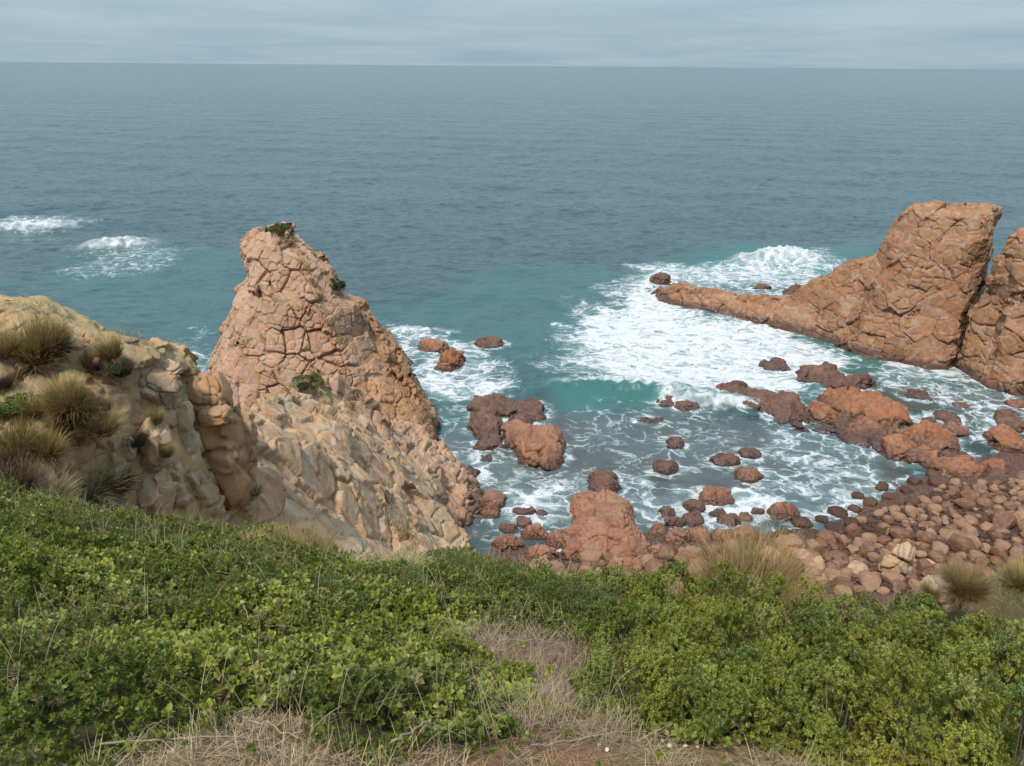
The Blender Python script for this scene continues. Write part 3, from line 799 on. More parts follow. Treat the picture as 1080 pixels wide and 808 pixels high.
px_rock('reef_rock', 'two-part brown rock awash in surf nearest the pinnacle, its right half brighter orange', 'rock', [(440, 474, 360, 374), (458, 488, 366, 392, dict(hr=.9))], 'ledge', 101)
px_rock('reef_rock', 'small dark rock in the white water just right of the two-part rock by the pinnacle', 'rock', [(500, 531, 355, 368)], 'dark', 102)
px_rock('reef_rock', 'small dark rock tucked against the waterline of the jagged ochre ridge', 'rock', [(414, 434, 372, 391)], 'dark', 103)
px_rock('reef_ledge', 'dark purple-brown seaweedy ledge of broken rock beside the big orange cove block', 'rock', [(496, 545, 417, 440), (492, 530, 432, 462), (500, 530, 455, 474), (545, 578, 422, 446), (535, 560, 428, 455)], 'dark', 104, 0.7)
px_rock('reef_block', 'big cracked orange block standing in the middle of the cove on the dark ledge', 'rock', [(528, 566, 433, 476, dict(hr=1.0, p=3)), (545, 596, 446, 494, dict(hr=.9, p=3))], 'red', 105, 0.9)
px_rock('reef_rock', 'small dark angular rock low in the water left of the paired boulders', 'rock', [(481, 506, 492, 505)], 'dark', 106)
px_rock('boulder', 'upper brown boulder of the pair at the tip of the pink buttress', 'boulder', [(505, 533, 517, 539, dict(hr=.85, p=2.8))], 'red', 107)
px_rock('boulder', 'lower smaller reddish boulder of the pair at the tip of the pink buttress', 'boulder', [(507, 528, 533, 547, dict(hr=.7))], 'red', 108)
px_rock('reef_rock', 'flat dark rock in the foam between the pair of boulders and the red dome', 'rock', [(540, 565, 535, 543)], 'dark', 109)
px_rock('reef_rock', 'tiny round dark rock just right of the flat dark rock in the foam', 'rock', [(566, 578, 537, 544)], 'dark', 110)
px_rock('boulder', 'dark purple-brown boulder in foam behind the big red dome of rock', 'boulder', [(621, 656, 496, 521, dict(hr=.7))], 'dark', 111)
px_rock('reef_rock', 'dark rock under the breaking wave, left one of two in the shallows', 'rock', [(693, 717, 418, 431, dict(hr=.4))], 'dark', 1123)
px_rock('reef_rock', 'rounded purple rock under the breaking wave, right one of two in the shallows', 'rock', [(712, 740, 421, 434)], 'dark', 113)
px_rock('reef_rock', 'barely awash dark rock in the grey shallows left of a small square rock', 'rock', [(672, 703, 439, 446, dict(hr=.15))], 'dark', 114)
px_rock('reef_rock', 'small square dark red rock alone in the grey calm water', 'rock', [(705, 724, 461, 473)], 'dark', 115)
px_rock('reef_rock', 'low reddish rock at the edge of the lacy foam behind the red dome', 'rock', [(690, 716, 486, 499)], 'dark', 116)
px_rock('reef_rock', 'dark seaweedy rock, left of the two side by side in mid cove', 'rock', [(752, 783, 478, 491)], 'dark', 117, 0.6)
px_rock('reef_rock', 'dark seaweedy rock, right of the two side by side in mid cove', 'rock', [(782, 805, 472, 483)], 'dark', 118, 0.6)
px_rock('boulder', 'smooth reddish boulder in foam below the two seaweedy rocks in mid cove', 'boulder', [(778, 808, 492, 508)], 'red', 119)
px_rock('reef_ledge', 'long flat dark red ledge in the channel in front of the big sea stack', 'rock', [(843, 890, 386, 404), (870, 929, 394, 412)], 'dark', 120)
px_rock('reef_rock', 'dark rock washed over by white water left of the long flat red ledge', 'rock', [(806, 838, 380, 392, dict(hr=.25))], 'dark', 121)
px_rock('reef_ledge', 'brown humped reef at the seaward end of the orange ledges', 'rock', [(758, 800, 402, 424, dict(hr=.55)), (785, 830, 410, 436), (812, 862, 417, 446)], 'dark', 122, 0.9)
px_rock('reef_block', 'tan faceted boulder wedged between the brown reef and the orange ledges', 'boulder', [(858, 889, 425, 448, dict(hr=.9, p=2.9))], 'ledge', 123)
px_rock('reef_rock', 'small dark boulder leaning on the right side of the tan faceted boulder', 'boulder', [(880, 905, 438, 453)], 'dark', 124)
px_rock('reef_ledge', 'largest orange rounded ledge of the reef chain, with a dark shelf under it', 'rock', [(874, 925, 412, 436, dict(hr=.5)), (898, 968, 420, 452, dict(hr=.5)), (888, 962, 444, 462, dict(hr=.25))], 'ledge', 125)
px_rock('reef_ledge', 'orange ledge next shoreward after the largest one in the reef chain', 'rock', [(950, 1000, 448, 468), (972, 1018, 456, 477)], 'ledge', 126)
px_rock('boulder', 'brick-shaped reddish block lying behind the orange ledge', 'boulder', [(999, 1027, 447, 462, dict(hr=.6, p=3.5))], 'red', 127)
px_rock('reef_ledge', 'row of upright cracked orange slabs at the head of the boulder beach', 'rock', [(941, 984, 463, 488, dict(hr=.6)), (975, 1006, 472, 497, dict(hr=.8)), (994, 1022, 484, 504, dict(hr=.8)), (1014, 1050, 483, 508, dict(hr=.8)), (1048, 1076, 488, 510, dict(hr=.8))], 'ledge', 128, 0.7)
px_rock('boulder', 'large rounded tan boulder at the right edge above the boulder beach', 'boulder', [(1056, 1092, 453, 480, dict(hr=.9))], 'ledge', 129)
px_rock('reef_rock', 'dark red reef at the right edge in the channel below the stepped stack', 'rock', [(1054, 1090, 434, 450), (1062, 1095, 443, 456)], 'dark', 130)
px_rock('reef_rock', 'dark rounded rock in the foam just behind the brick-shaped block', 'rock', [(995, 1019, 436, 449)], 'dark', 131)
px_rock('reef_rock', 'small red rock at the right picture edge near the stepped stack', 'rock', [(1066, 1090, 422, 432)], 'red', 132)
px_rock('reef_rock', 'half drowned pinkish rock in the channel right of the orange ledges', 'rock', [(1008, 1026, 424, 432)], 'red', 133)
px_rock('reef_rock', 'dark low rock in the foam between the orange ledge and the reddish block', 'rock', [(974, 990, 440, 447)], 'dark', 134)
px_rock('reef_rock', 'dark red rock at the water edge under the stepped stack', 'rock', [(1042, 1084, 396, 408)], 'dark', 135)
px_rock('reef_rock', 'low dark rock awash in the channel above the largest orange ledge', 'rock', [(958, 990, 412, 423, dict(hr=.2))], 'dark', 136)
px_rock('reef_rock', 'pointed dark rock off the tip of the sea stack tail', 'rock', [(686, 708, 288, 302, dict(hr=1.2))], 'dark', 137)
px_rock('reef_rock', 'small dark rock between the pointed rock and the sea stack tail', 'rock', [(703, 724, 298, 304)], 'dark', 138)
px_rock('reef_rock', 'grey-brown rock behind the low neck of the sea stack tail', 'rock', [(826, 842, 304, 315, dict(hr=.9)), (836, 866, 300, 316, dict(hr=.7))], 'dark', 139)
px_rock('reef_rock', 'low dark rock in the white water behind the sea stack tail', 'rock', [(792, 816, 300, 307)], 'dark', 140)
px_rock('reef_rock', 'sunken dark rock in foam below the left side of the orange cove block', 'rock', [(505, 520, 478, 487, dict(hr=.3))], 'dark', 141)
px_rock('reef_rock', 'small purple rock below the orange cove block', 'rock', [(546, 562, 482, 490)], 'dark', 142)

px_rock('reef_ledge', 'low dark shelf linking the orange ledges of the reef chain to the boulder beach', 'rock', [(838, 905, 440, 458, dict(hr=.12)), (890, 955, 452, 470, dict(hr=.12)), (930, 1000, 462, 486, dict(hr=.12)), (985, 1050, 476, 500, dict(hr=.12))], 'dark', 143)
# the big red dome and its neighbours on the shore
px_rock('red_dome', 'big domed red rock with vertical cracks standing at the beach edge', 'rock outcrop', [(594, 634, 534, 596, dict(hr=1.0, p=5)), (606, 674, 521, 590, dict(hr=.95, p=4.5)), (650, 686, 534, 596, dict(hr=1.0, p=4.5)), (600, 690, 560, 598, dict(hr=.5))], 'red', 157, 0.62, vox=0.08)
SHORE = [(724, 746, 527, 541, 'dark', 'dark boulder in foam left of the squarish brown boulder'), (741, 775, 514, 533, 'red', 'squarish brown boulder standing in white foam at the shore'),
    (724, 744, 540, 556, 'dark', 'rounded dark boulder in front of the squarish brown boulder'), (700, 724, 545, 556, 'dark', 'flat dark boulder right of the red dome, lowest of three in the foam'),
    (698, 714, 534, 546, 'dark', 'dark red boulder touching the foam beside the red dome'), (750, 768, 537, 546, 'dark', 'flat dark stone between the squarish brown boulder and the shore'),
    (782, 797, 540, 551, 'red', 'small tan stone at the foam edge left of the lone orange boulder'), (815, 846, 530, 549, 'ledge', 'lone smooth orange boulder surrounded by foam near the beach'),
    (792, 807, 536, 543, 'dark', 'grey wet stone awash left of the lone orange boulder'), (760, 784, 543, 555, 'dark', 'dark boulder at the foam edge below the squarish brown boulder'),
    (688, 706, 552, 566, 'red', 'red boulder leaning against the right foot of the red dome'), (700, 730, 558, 574, 'red', 'reddish boulder on the shore right of the red dome'),
    (726, 752, 557, 572, 'red', 'brown boulder on the shore under the squarish one'), (550, 578, 556, 570, 'red', 'rounded pinkish boulder in the gap left of the red dome'),
    (520, 552, 565, 582, 'red', 'low brown boulder at the foot of the pink buttress'), (545, 560, 546, 558, 'dark', 'dark wet stone in foam left of the red dome'),
    (575, 600, 560, 578, 'red', 'small reddish boulder leaning on the left foot of the red dome'), (528, 548, 552, 563, 'dark', 'dark wet stone near the tip of the pink buttress'),
    (752, 776, 558, 572, 'red', 'tan boulder on the shore above the big tussock, left one'), (776, 800, 556, 570, 'red', 'tan boulder on the shore above the big tussock, right one'),
    (556, 590, 575, 592, 'red', 'broad brown boulder just behind the shrub tops, left of the red dome'), (640, 680, 590, 606, 'red', 'flat red slab in front of the red dome'),
    (686, 716, 576, 592, 'red', 'rounded red boulder in front of the red dome, right side'), (716, 742, 578, 592, 'red', 'pink boulder behind the left fringe of the big tussock')]
for i, (x0, x1, y0, y1, mt, lb) in enumerate(SHORE):
    z0 = float(np.clip(terrain([sea_pt((x0 + x1) / 2, y1)[0]], [sea_pt((x0 + x1) / 2, y1)[1]])[0], 0, 3))
    px_rock('boulder', lb, 'boulder', [(x0, x1, y0, y1, dict(hr=.75, p=2.6, z0=max(z0, -0.1)))], mt, 200 + i, 1.1, foamy=(i < 10))
# ------------------------------------------------------------------ boulder beach
def ico(sub):
    import bmesh
    bm = bmesh.new(); bmesh.ops.create_icosphere(bm, subdivisions=sub, radius=1)
    V = np.array([v.co for v in bm.verts], np.float32); F = np.array([[v.index for v in f.verts] for f in bm.faces], np.int32)
    bm.free(); return V, F
IV, IF = ico(4)
def cobble_mesh(seed, ang):
    rg = np.random.default_rng(seed)
    V = IV.copy()
    s = np.abs(V) ** 2.5; V = V / (s.sum(1) ** (1 / 2.5))[:, None]
    for k in range(5):                                  # worn flats
        n = rg.normal(size=3); n /= np.linalg.norm(n); d = rg.uniform(0.68, 0.9)
        t = V @ n - d; V = V - np.where(t > 0, t * ang, 0)[:, None] * n
    V = V * (1 + 0.13 * fbm(V, 0.9, 2, seed=seed) + 0.03 * fbm(V, 4, 3, seed=seed + 2))[:, None]
    tint = np.clip(0.5 + 0.4 * fbm(V, 0.8, 2, seed=seed + 3), 0, 1)
    return V, tint
COB = {}
for mt in ('boulder', 'boulder_wet'):
    COB[mt] = []
    for k in range(7):
        V, tnt = cobble_mesh(300 + k, 0.75 if k < 5 else 0.92)
        COB[mt].append(mesh_np('boulder', V, IF, M[mt], {'tint': tnt}, link=False))
BPOLY = [sea_pt(px, py, 0.8)[:2] for px, py in [(872, 566), (905, 546), (940, 532), (978, 520), (992, 506), (1050, 512), (1100, 500), (1112, 612), (1010, 628), (900, 640), (852, 630), (560, 622), (560, 585), (700, 580), (780, 576), (850, 570)]]
bx = [p[0] for p in BPOLY]; by = [p[1] for p in BPOLY]
rng = np.random.default_rng(12)
placed = []
def try_boulders(n, rlo, rhi, maxn):
    got = 0
    for _ in range(n):
        x = rng.uniform(min(bx), max(bx)); y = rng.uniform(min(by), max(by))
        if not in_poly(np.array([x]), np.array([y]), BPOLY)[0]: continue
        r = rng.uniform(rlo, rhi) * (1.1 if y < 64 else 0.9)
        if any((x - a) ** 2 + ((y - b) * 1.05) ** 2 < (0.88 * (r + c)) ** 2 for a, b, c in placed): continue
        placed.append((x, y, r)); got += 1
        if len(placed) >= maxn: break
try_boulders(260, 0.75, 1.0, 22); try_boulders(2200, 0.5, 0.75, 130); try_boulders(7000, 0.34, 0.5, 298)
MESHN = {m.name: m for m in bpy.data.meshes}
for (x, y, r) in placed:
    yw = float(np.interp(x, WATER[:, 0], WATER[:, 1])); shore = yw - y
    wet = x > 22 and shore + 2.0 * float(noise2([x], [y], 0.35, 2, 77)[0]) < 2.6
    me = COB['boulder_wet' if wet else 'boulder'][rng.integers(7)]
    o = bpy.data.objects.new('boulder', me); COL.objects.link(o)
    sx, sy, sz = r * rng.uniform(1.0, 1.3), r * rng.uniform(0.8, 1.05), r * rng.uniform(0.55, 0.85)
    z = float(terrain([x], [y])[0])
    o.location = (x, y, z + sz * 0.58); o.scale = (sx, sy, sz)
    o.rotation_euler = (rng.uniform(-.3, .3), rng.uniform(-.3, .3), rng.uniform(0, 6.28))
    big = r > 0.72
    if wet: tag(o, 'dark wet rounded boulder at the water edge of the boulder beach', 'boulder', 'wet boulders at the beach edge')
    elif big: tag(o, 'large dry rounded red-brown boulder among smaller ones on the boulder beach', 'boulder', 'large dry boulders on the beach')
    else: tag(o, 'dry rounded tan to red-brown boulder packed among its neighbours on the boulder beach', 'boulder', 'dry boulders on the beach')
# the small cobbles between them, past counting
pv, pf, pt = [], [], []; off = 0
LV, LF = ico(2)
for k in range(4200):
    x = rng.uniform(min(bx), max(bx)); y = rng.uniform(min(by), max(by))
    if not in_poly(np.array([x]), np.array([y]), BPOLY)[0]: continue
    r = rng.uniform(0.13, 0.28); z = float(terrain([x], [y])[0])
    a = rng.uniform(0, 6.28); v = LV * np.array([r * 1.2, r, r * .7]) * (1 + 0.15 * rng.normal(size=(len(LV), 1)) * 0.4)
    v = np.stack([v[:, 0] * math.cos(a) - v[:, 1] * math.sin(a), v[:, 0] * math.sin(a) + v[:, 1] * math.cos(a), v[:, 2]], 1) + (x, y, z + r * .3)
    pv.append(v); pf.append(LF + off); off += len(v); pt.append(np.full(len(v), rng.uniform(0, 1)))
tag(mesh_np('cobbles', np.concatenate(pv), np.concatenate(pf), M['boulder_wet'], {'tint': np.concatenate(pt)}), 'small cobbles filling the gaps of the boulder beach', 'cobbles', kind='stuff')  # all cobbles take the dark wet colour, painting shade into the gaps
# drowned boulders off the beach edge
nb = 0
for px, py, w in [(846, 552, 20), (868, 548, 16), (884, 540, 18), (902, 536, 14), (918, 530, 16), (938, 524, 14), (956, 518, 15), (905, 522, 12), (930, 512, 14), (880, 556, 18), (858, 566, 20), (828, 566, 22), (806, 570, 18), (898, 550, 15), (944, 534, 14), (965, 508, 16), (985, 500, 14), (838, 574, 18)]:
    p = sea_pt(px, py, 0.15); r = w / 2 * depth_of(p) / FPX
    o = bpy.data.objects.new('boulder', COB['boulder_wet'][nb % 7]); COL.objects.link(o)
    o.location = (p[0], p[1], 0.05); o.scale = (r * 1.1, r * .95, r * .65); o.rotation_euler = (0.1, -0.1, nb * 1.3)
    tag(o, 'dark wet boulder half drowned in the foam along the beach', 'boulder', 'half drowned boulders along the beach'); ROCKFEET.append((p[0], p[1], r, r)); nb += 1

# ------------------------------------------------------------------ blocks on the near spur and the foot of the slope
def box_rock(name, label, cat, x0, x1, y0, y1, Y, mat, seed, thick=1.0, p=4.0, tilt=(0, 0), rot=0.0, cell=1.0, seat=True, n=46, down=0.25, flat=0.8):
    if Y is None:
        q = hit((x0 + x1) / 2, y1 - 2, 3.0, 2); Y = q[1] + 0.1
    c = at((x0 + x1) / 2, (y0 + y1) / 2, Y); D = depth_of(c)
    rx = (x1 - x0) / 2 * D / FPX; hz = (y1 - y0) / 2 * D / FPX / 0.90
    ry = rx * thick
    f = lobe((c[0], c[1] + ry * .6, c[2] - hz * down * .5), (rx, ry, hz * (1 + down * .5)), rot, p, *tilt)
    m = f.r * 1.0; lo = f.c - np.array([max(rx, ry) * 1.45, max(rx, ry) * 1.45, hz * 1.6 + .1]); hi = f.c + np.array([max(rx, ry) * 1.45, max(rx, ry) * 1.45, hz * 1.6 + .1])
    h = float((hi - lo).max() / n / 1.4)
    b = cell * min(rx, hz) * 2.0
    L = [(euler(8 + seed % 7, -6, 20 + seed % 40), (b, b, b * .8), 0.6, 0.08 * b * flat, 0.12 * b * flat, 0.025 * b, 0.08 * b, flat),
         (euler(-14, 12, seed % 70), (b * .45, b * .45, b * 0.3), 0.8, 0.02 * b, 0.02 * b, 0.015 * b, 0.03 * b, 0.5)]
    V, F, T = build_rock(name, [f], lo, hi, h, L, seed, None, fine=0.05 * b * flat, fscale=1.6 / b, warp=0.3 * b, seat=seat, carve=0.07 * b * flat)
    return rock_obj(name, V, F, T, M[mat], label, cat)
box_rock('boulder', 'largest smooth orange boulder at the right end of the near spur, bulging like a pillar', 'boulder', 203, 254, 428, 535, 27.6, 'smooth', 401, 0.9, 3.2, (0, -0.05), cell=1.6, flat=0.3)
box_rock('boulder', 'smooth domed cap boulder perched on top of the orange pillar boulder', 'boulder', 184, 240, 400, 442, 28.0, 'smooth', 402, 0.8, 2.6, (0, 0.30), cell=1.8, flat=0.3)
box_rock('boulder', 'flat orange ledge stone pinched between the cap boulder and the pillar boulder', 'boulder', 206, 242, 432, 450, 27.4, 'smooth', 403, 0.8, 2.8, (0, -0.1), flat=0.3)
box_rock('boulder', 'narrow reddish slab standing against the right side of the orange pillar boulder', 'boulder', 240, 268, 428, 526, 28.6, 'crag', 404, 0.9, 3.0, (0, 0.1))
box_rock('rock_column', 'tall pale rough column of rock left of the orange pillar boulder', 'rock', 186, 208, 426, 525, 26.4, 'spur', 405, 1.0, 3.4, cell=1.0)
box_rock('boulder', 'pale square upper block of the two stacked ones above the green slope', 'boulder', 138, 174, 454, 497, None, 'spur', 406, 0.9, 4.5, cell=1.7)
box_rock('boulder', 'pale square lower block under the other stacked one above the green slope', 'boulder', 137, 173, 497, 540, None, 'spur', 407, 0.9, 5, cell=1.7)
box_rock('boulder', 'slim rounded pale block standing right of the two stacked blocks', 'boulder', 175, 193, 489, 538, None, 'spur', 408, 1.0, 3.0, cell=1.7)
box_rock('boulder', 'pale squarish block on the spur, left one of the pair among brown tussocks', 'boulder', 60, 88, 427, 446, None, 'spur', 409, 0.9, 4, cell=1.5)
box_rock('boulder', 'smaller pale block on the spur, right one of the pair among brown tussocks', 'boulder', 88, 107, 430, 446, None, 'spur', 410, 0.9, 3.6, cell=1.5)
box_rock('boulder', 'low pale block directly beneath the pair of blocks among the tussocks', 'boulder', 60, 106, 446, 463, None, 'spur', 411, 0.7, 4, cell=1.2)
box_rock('boulder', 'smooth tan slab lying near the crest of the spur on the left', 'boulder', 38, 66, 364, 384, None, 'spur', 412, 0.8, 2.8, (0, 0.2), cell=1.6)
box_rock('boulder', 'pinkish outcrop stone below the lone tussock on the spur crest', 'boulder', 92, 132, 378, 398, None, 'smooth', 413, 0.7, 2.8, (0, 0.25), cell=1.4)
box_rock('boulder', 'weathered tan outcrop with a grassy crack above the pale column', 'boulder', 140, 184, 392, 428, None, 'spur', 414, 0.8, 2.8, (0, 0.4), cell=1.0)
box_rock('boulder', 'rough tan stone at the outer end of the spur below the last crest tussock', 'boulder', 160, 186, 382, 404, None, 'spur', 415, 0.8, 2.6, (0, 0.35))
box_rock('stone', 'small round pale stone lying on the ledge below the pillar boulder', 'stone', 201, 212, 512, 524, None, 'spur', 416, 0.9, 2.4, n=30)
box_rock('stone', 'flat pale slab at the edge of the green slope under the pillar boulder', 'stone', 196, 226, 521, 534, None, 'spur', 417, 0.9, 2.8, n=36)
box_rock('stone', 'pale block behind the brown tussocks at the middle of the spur', 'stone', 126, 141, 462, 484, None, 'spur', 418, 0.9, 3.6, n=36)
box_rock('boulder', 'pale pointed slab leaning on the scree above the beach boulders', 'boulder', 934, 968, 575, 612, 55.5, 'spur', 420, 0.55, 2.6, (0.0, 0.5), 0.3, cell=1.4, down=0.2)
box_rock('boulder', 'grey rounded rock jutting from the grassy bank at the right edge', 'boulder', 980, 1020, 612, 648, 11.9, 'spur', 421, 0.8, 2.8, (0, -0.4), cell=1.6)
SCREE = [(862, 600, 34, 16), (888, 598, 26, 15), (905, 606, 28, 18), (926, 618, 34, 18), (882, 612, 30, 16), (955, 620, 30, 16), (912, 624, 26, 14), (896, 622, 24, 12), (940, 628, 26, 14), (868, 614, 22, 12), (970, 612, 24, 14), (982, 600, 22, 14), (848, 590, 28, 14), (836, 576, 34, 15), (815, 590, 30, 16)]
for i, (px, py, w, h) in enumerate(SCREE):
    lb = 'broad pale orange slab on the beach just right of the big tussock' if i == 13 else 'angular pale pink scree stone on the bank above the boulder beach'
    o = box_rock('boulder' if i == 13 else 'scree_stone', lb, 'boulder' if i == 13 else 'stone', px - w * .4, px + w * .4, py - h * .4, py + h * .4, 57.5 - (py - 590) * 0.09, 'boulder' if i % 3 == 1 else 'pinnacle', 430 + i, 0.9, 3.0, (0.1, 0.2 * ((i % 3) - 1)), i * .7, cell=1.3, n=30, down=1.2)
    if i != 13: o['group'] = 'scree stones above the beach'

# ------------------------------------------------------------------ the sea
def rows():
    a = list(np.arange(44, 60, 0.5)) + list(np.arange(60, 150, 0.27)) + list(np.arange(150, 250, 0.55))
    y = a[-1]
    while y < 2500: y *= 1.006; a.append(y)
    while y < 70000: y *= 1.06; a.append(y)
    return np.array(a, np.float32)
ry_ = rows(); th = np.radians(np.linspace(-50, 50, 760)).astype(np.float32)
SX = ry_[:, None] * np.tan(th)[None] ; SY = np.repeat(ry_[:, None], len(th), 1)
def sp(*pts): return [tuple(sea_pt(px, py)[:2]) for px, py in pts]
def soft(poly, w, x, y, amp=1.0, sc=0.12, seed=0):
    out = np.zeros_like(x); px_ = [p[0] for p in poly]; py_ = [p[1] for p in poly]; g = w * 2.5
    m = (x > min(px_) - g) & (x < max(px_) + g) & (y > min(py_) - g) & (y < max(py_) + g)
    xx, yy = x[m], y[m]
    sd = poly_sd(xx, yy, poly) + amp * w * noise2(xx, yy, sc, 4, seed, 0.6)
    out[m] = sstep(-w, w, sd)
    return out
near = (ry_ < 420)
X = SX[near]; Y = SY[near]
foam = np.zeros_like(X); teal = np.zeros_like(X); murk = np.zeros_like(X); crest = np.zeros_like(X); Z = np.zeros_like(X)
def addf(v): np.maximum(foam, v, out=foam)
addf(0.920 * soft(sp((600, 345), (650, 308), (672, 290), (700, 292), (708, 318), (745, 332), (830, 346), (872, 360), (905, 382), (880, 392), (840, 412), (760, 424), (690, 420), (640, 410), (600, 380)), 4.5, X, Y, 0.9, 0.10, 1))
addf(0.540 * soft(sp((575, 360), (640, 295), (700, 280), (860, 262), (905, 280), (900, 400), (780, 440), (600, 420)), 5, X, Y, 1.0, 0.10, 2))
addf(0.714 * soft(sp((660, 280), (760, 276), (870, 266), (890, 284), (850, 306), (760, 302), (700, 296)), 5, X, Y, 0.8, 0.08, 3))
addf(0.655 * soft(sp((396, 334), (440, 345), (500, 362), (545, 392), (555, 412), (500, 425), (440, 425), (420, 390)), 3.5, X, Y, 0.9, 0.14, 4))
addf(0.840 * soft(sp((430, 385), (470, 392), (525, 405), (530, 418), (470, 425), (440, 415)), 2.5, X, Y, 0.9, 0.18, 5))
addf(0.450 * soft(sp((430, 425), (500, 425), (600, 470), (600, 520), (560, 560), (470, 540)), 3, X, Y, 0.8, 0.15, 6))
addf(0.540 * soft(sp((470, 500), (600, 500), (660, 500), (720, 520), (800, 490), (880, 480), (950, 495), (985, 515), (900, 545), (840, 560), (700, 570), (540, 572)), 3.5, X, Y, 0.9, 0.15, 7))
addf(0.756 * soft(sp((520, 515), (600, 510), (592, 552), (530, 565)), 2, X, Y, 0.9, 0.2, 8))
addf(0.798 * soft(sp((690, 530), (740, 512), (800, 515), (845, 530), (830, 552), (720, 560)), 2, X, Y, 1.1, 0.2, 9))
addf(0.378 * soft(sp((575, 425), (760, 430), (800, 460), (780, 500), (640, 500), (590, 470)), 3, X, Y, 0.7, 0.12, 10))
addf(0.558 * soft(sp((900, 375), (1000, 395), (1100, 412), (1100, 470), (1020, 455), (960, 420), (925, 412)), 4, X, Y, 0.8, 0.12, 11))
addf(0.689 * soft(sp((905, 368), (960, 378), (1090, 398), (1095, 412), (1000, 402), (930, 388)), 2, X, Y, 0.9, 0.15, 12))
addf(0.522 * soft(sp((800, 440), (880, 455), (960, 465), (940, 490), (850, 500), (790, 480)), 3, X, Y, 0.9, 0.15, 13))
addf(0.450 * soft(sp((45, 288), (85, 264), (165, 258), (205, 265), (170, 285), (100, 296)), 6, X, Y, 1.0, 0.06, 14))
addf(0.396 * soft(sp((120, 372), (220, 345), (240, 360), (232, 400), (150, 400)), 4, X, Y, 1.0, 0.1, 15))
addf(0.558 * soft(sp((165, 372), (225, 366), (225, 400), (190, 400)), 2, X, Y, 1.0, 0.15, 16))
addf(0.558 * soft(sp((-30, 226), (60, 226), (90, 234), (40, 246), (-30, 246)), 6, X, Y, 1.0, 0.06, 17))
for fx, fy, rx, ry in ROCKFEET:
    m = (np.abs(X - fx) < rx + 5) & (np.abs(Y - fy) < ry + 5)
    xx, yy = X[m], Y[m]
    d = np.hypot((xx - fx) / (rx + 0.4), (yy - fy) / (ry + 0.4))
    near_ = np.exp(-((np.maximum(d, 1) - 1) * min(rx, 3) / 1.0) ** 2)
    foam[m] = np.maximum(foam[m], near_ * (0.55 + 0.3 * noise2(xx, yy, 0.3, 2, 18)))
tl = lambda v: np.maximum(teal, v, out=teal)
tl(0.33 * soft(sp((380, 330), (500, 290), (660, 285), (620, 350), (590, 400), (540, 400)), 7, X, Y, 0.8, 0.05, 20))
tl(0.55 * soft(sp((575, 405), (650, 408), (720, 422), (700, 436), (600, 442)), 2.5, X, Y, 0.5, 0.1, 21))
tl(0.55 * soft(sp((660, 285), (760, 262), (920, 258), (940, 290), (700, 300)), 8, X, Y, 0.8, 0.05, 22))
tl(0.42 * soft(sp((860, 350), (960, 380), (1000, 410), (920, 405), (860, 385)), 4, X, Y, 0.8, 0.1, 23))
tl(0.36 * soft(sp((410, 400), (500, 420), (480, 520), (440, 470)), 4, X, Y, 0.8, 0.1, 24))
tl(0.27 * soft(sp((30, 300), (170, 255), (260, 270), (330, 340), (230, 400), (100, 330)), 12, X, Y, 0.8, 0.04, 25))
tl(0.33 * soft(sp((580, 340), (900, 300), (900, 420), (600, 430)), 6, X, Y, 0.6, 0.05, 27))
mk = soft(sp((590, 440), (760, 440), (880, 470), (960, 480), (980, 520), (700, 560), (520, 560), (450, 470), (520, 440)), 5, X, Y, 0.7, 0.1, 26)
mk = np.maximum(mk, 0.85 * soft(sp((930, 405), (1100, 418), (1100, 470), (1010, 450)), 4, X, Y, 0.7, 0.1, 28))
murk = np.maximum(murk, mk); teal *= (1 - murk)
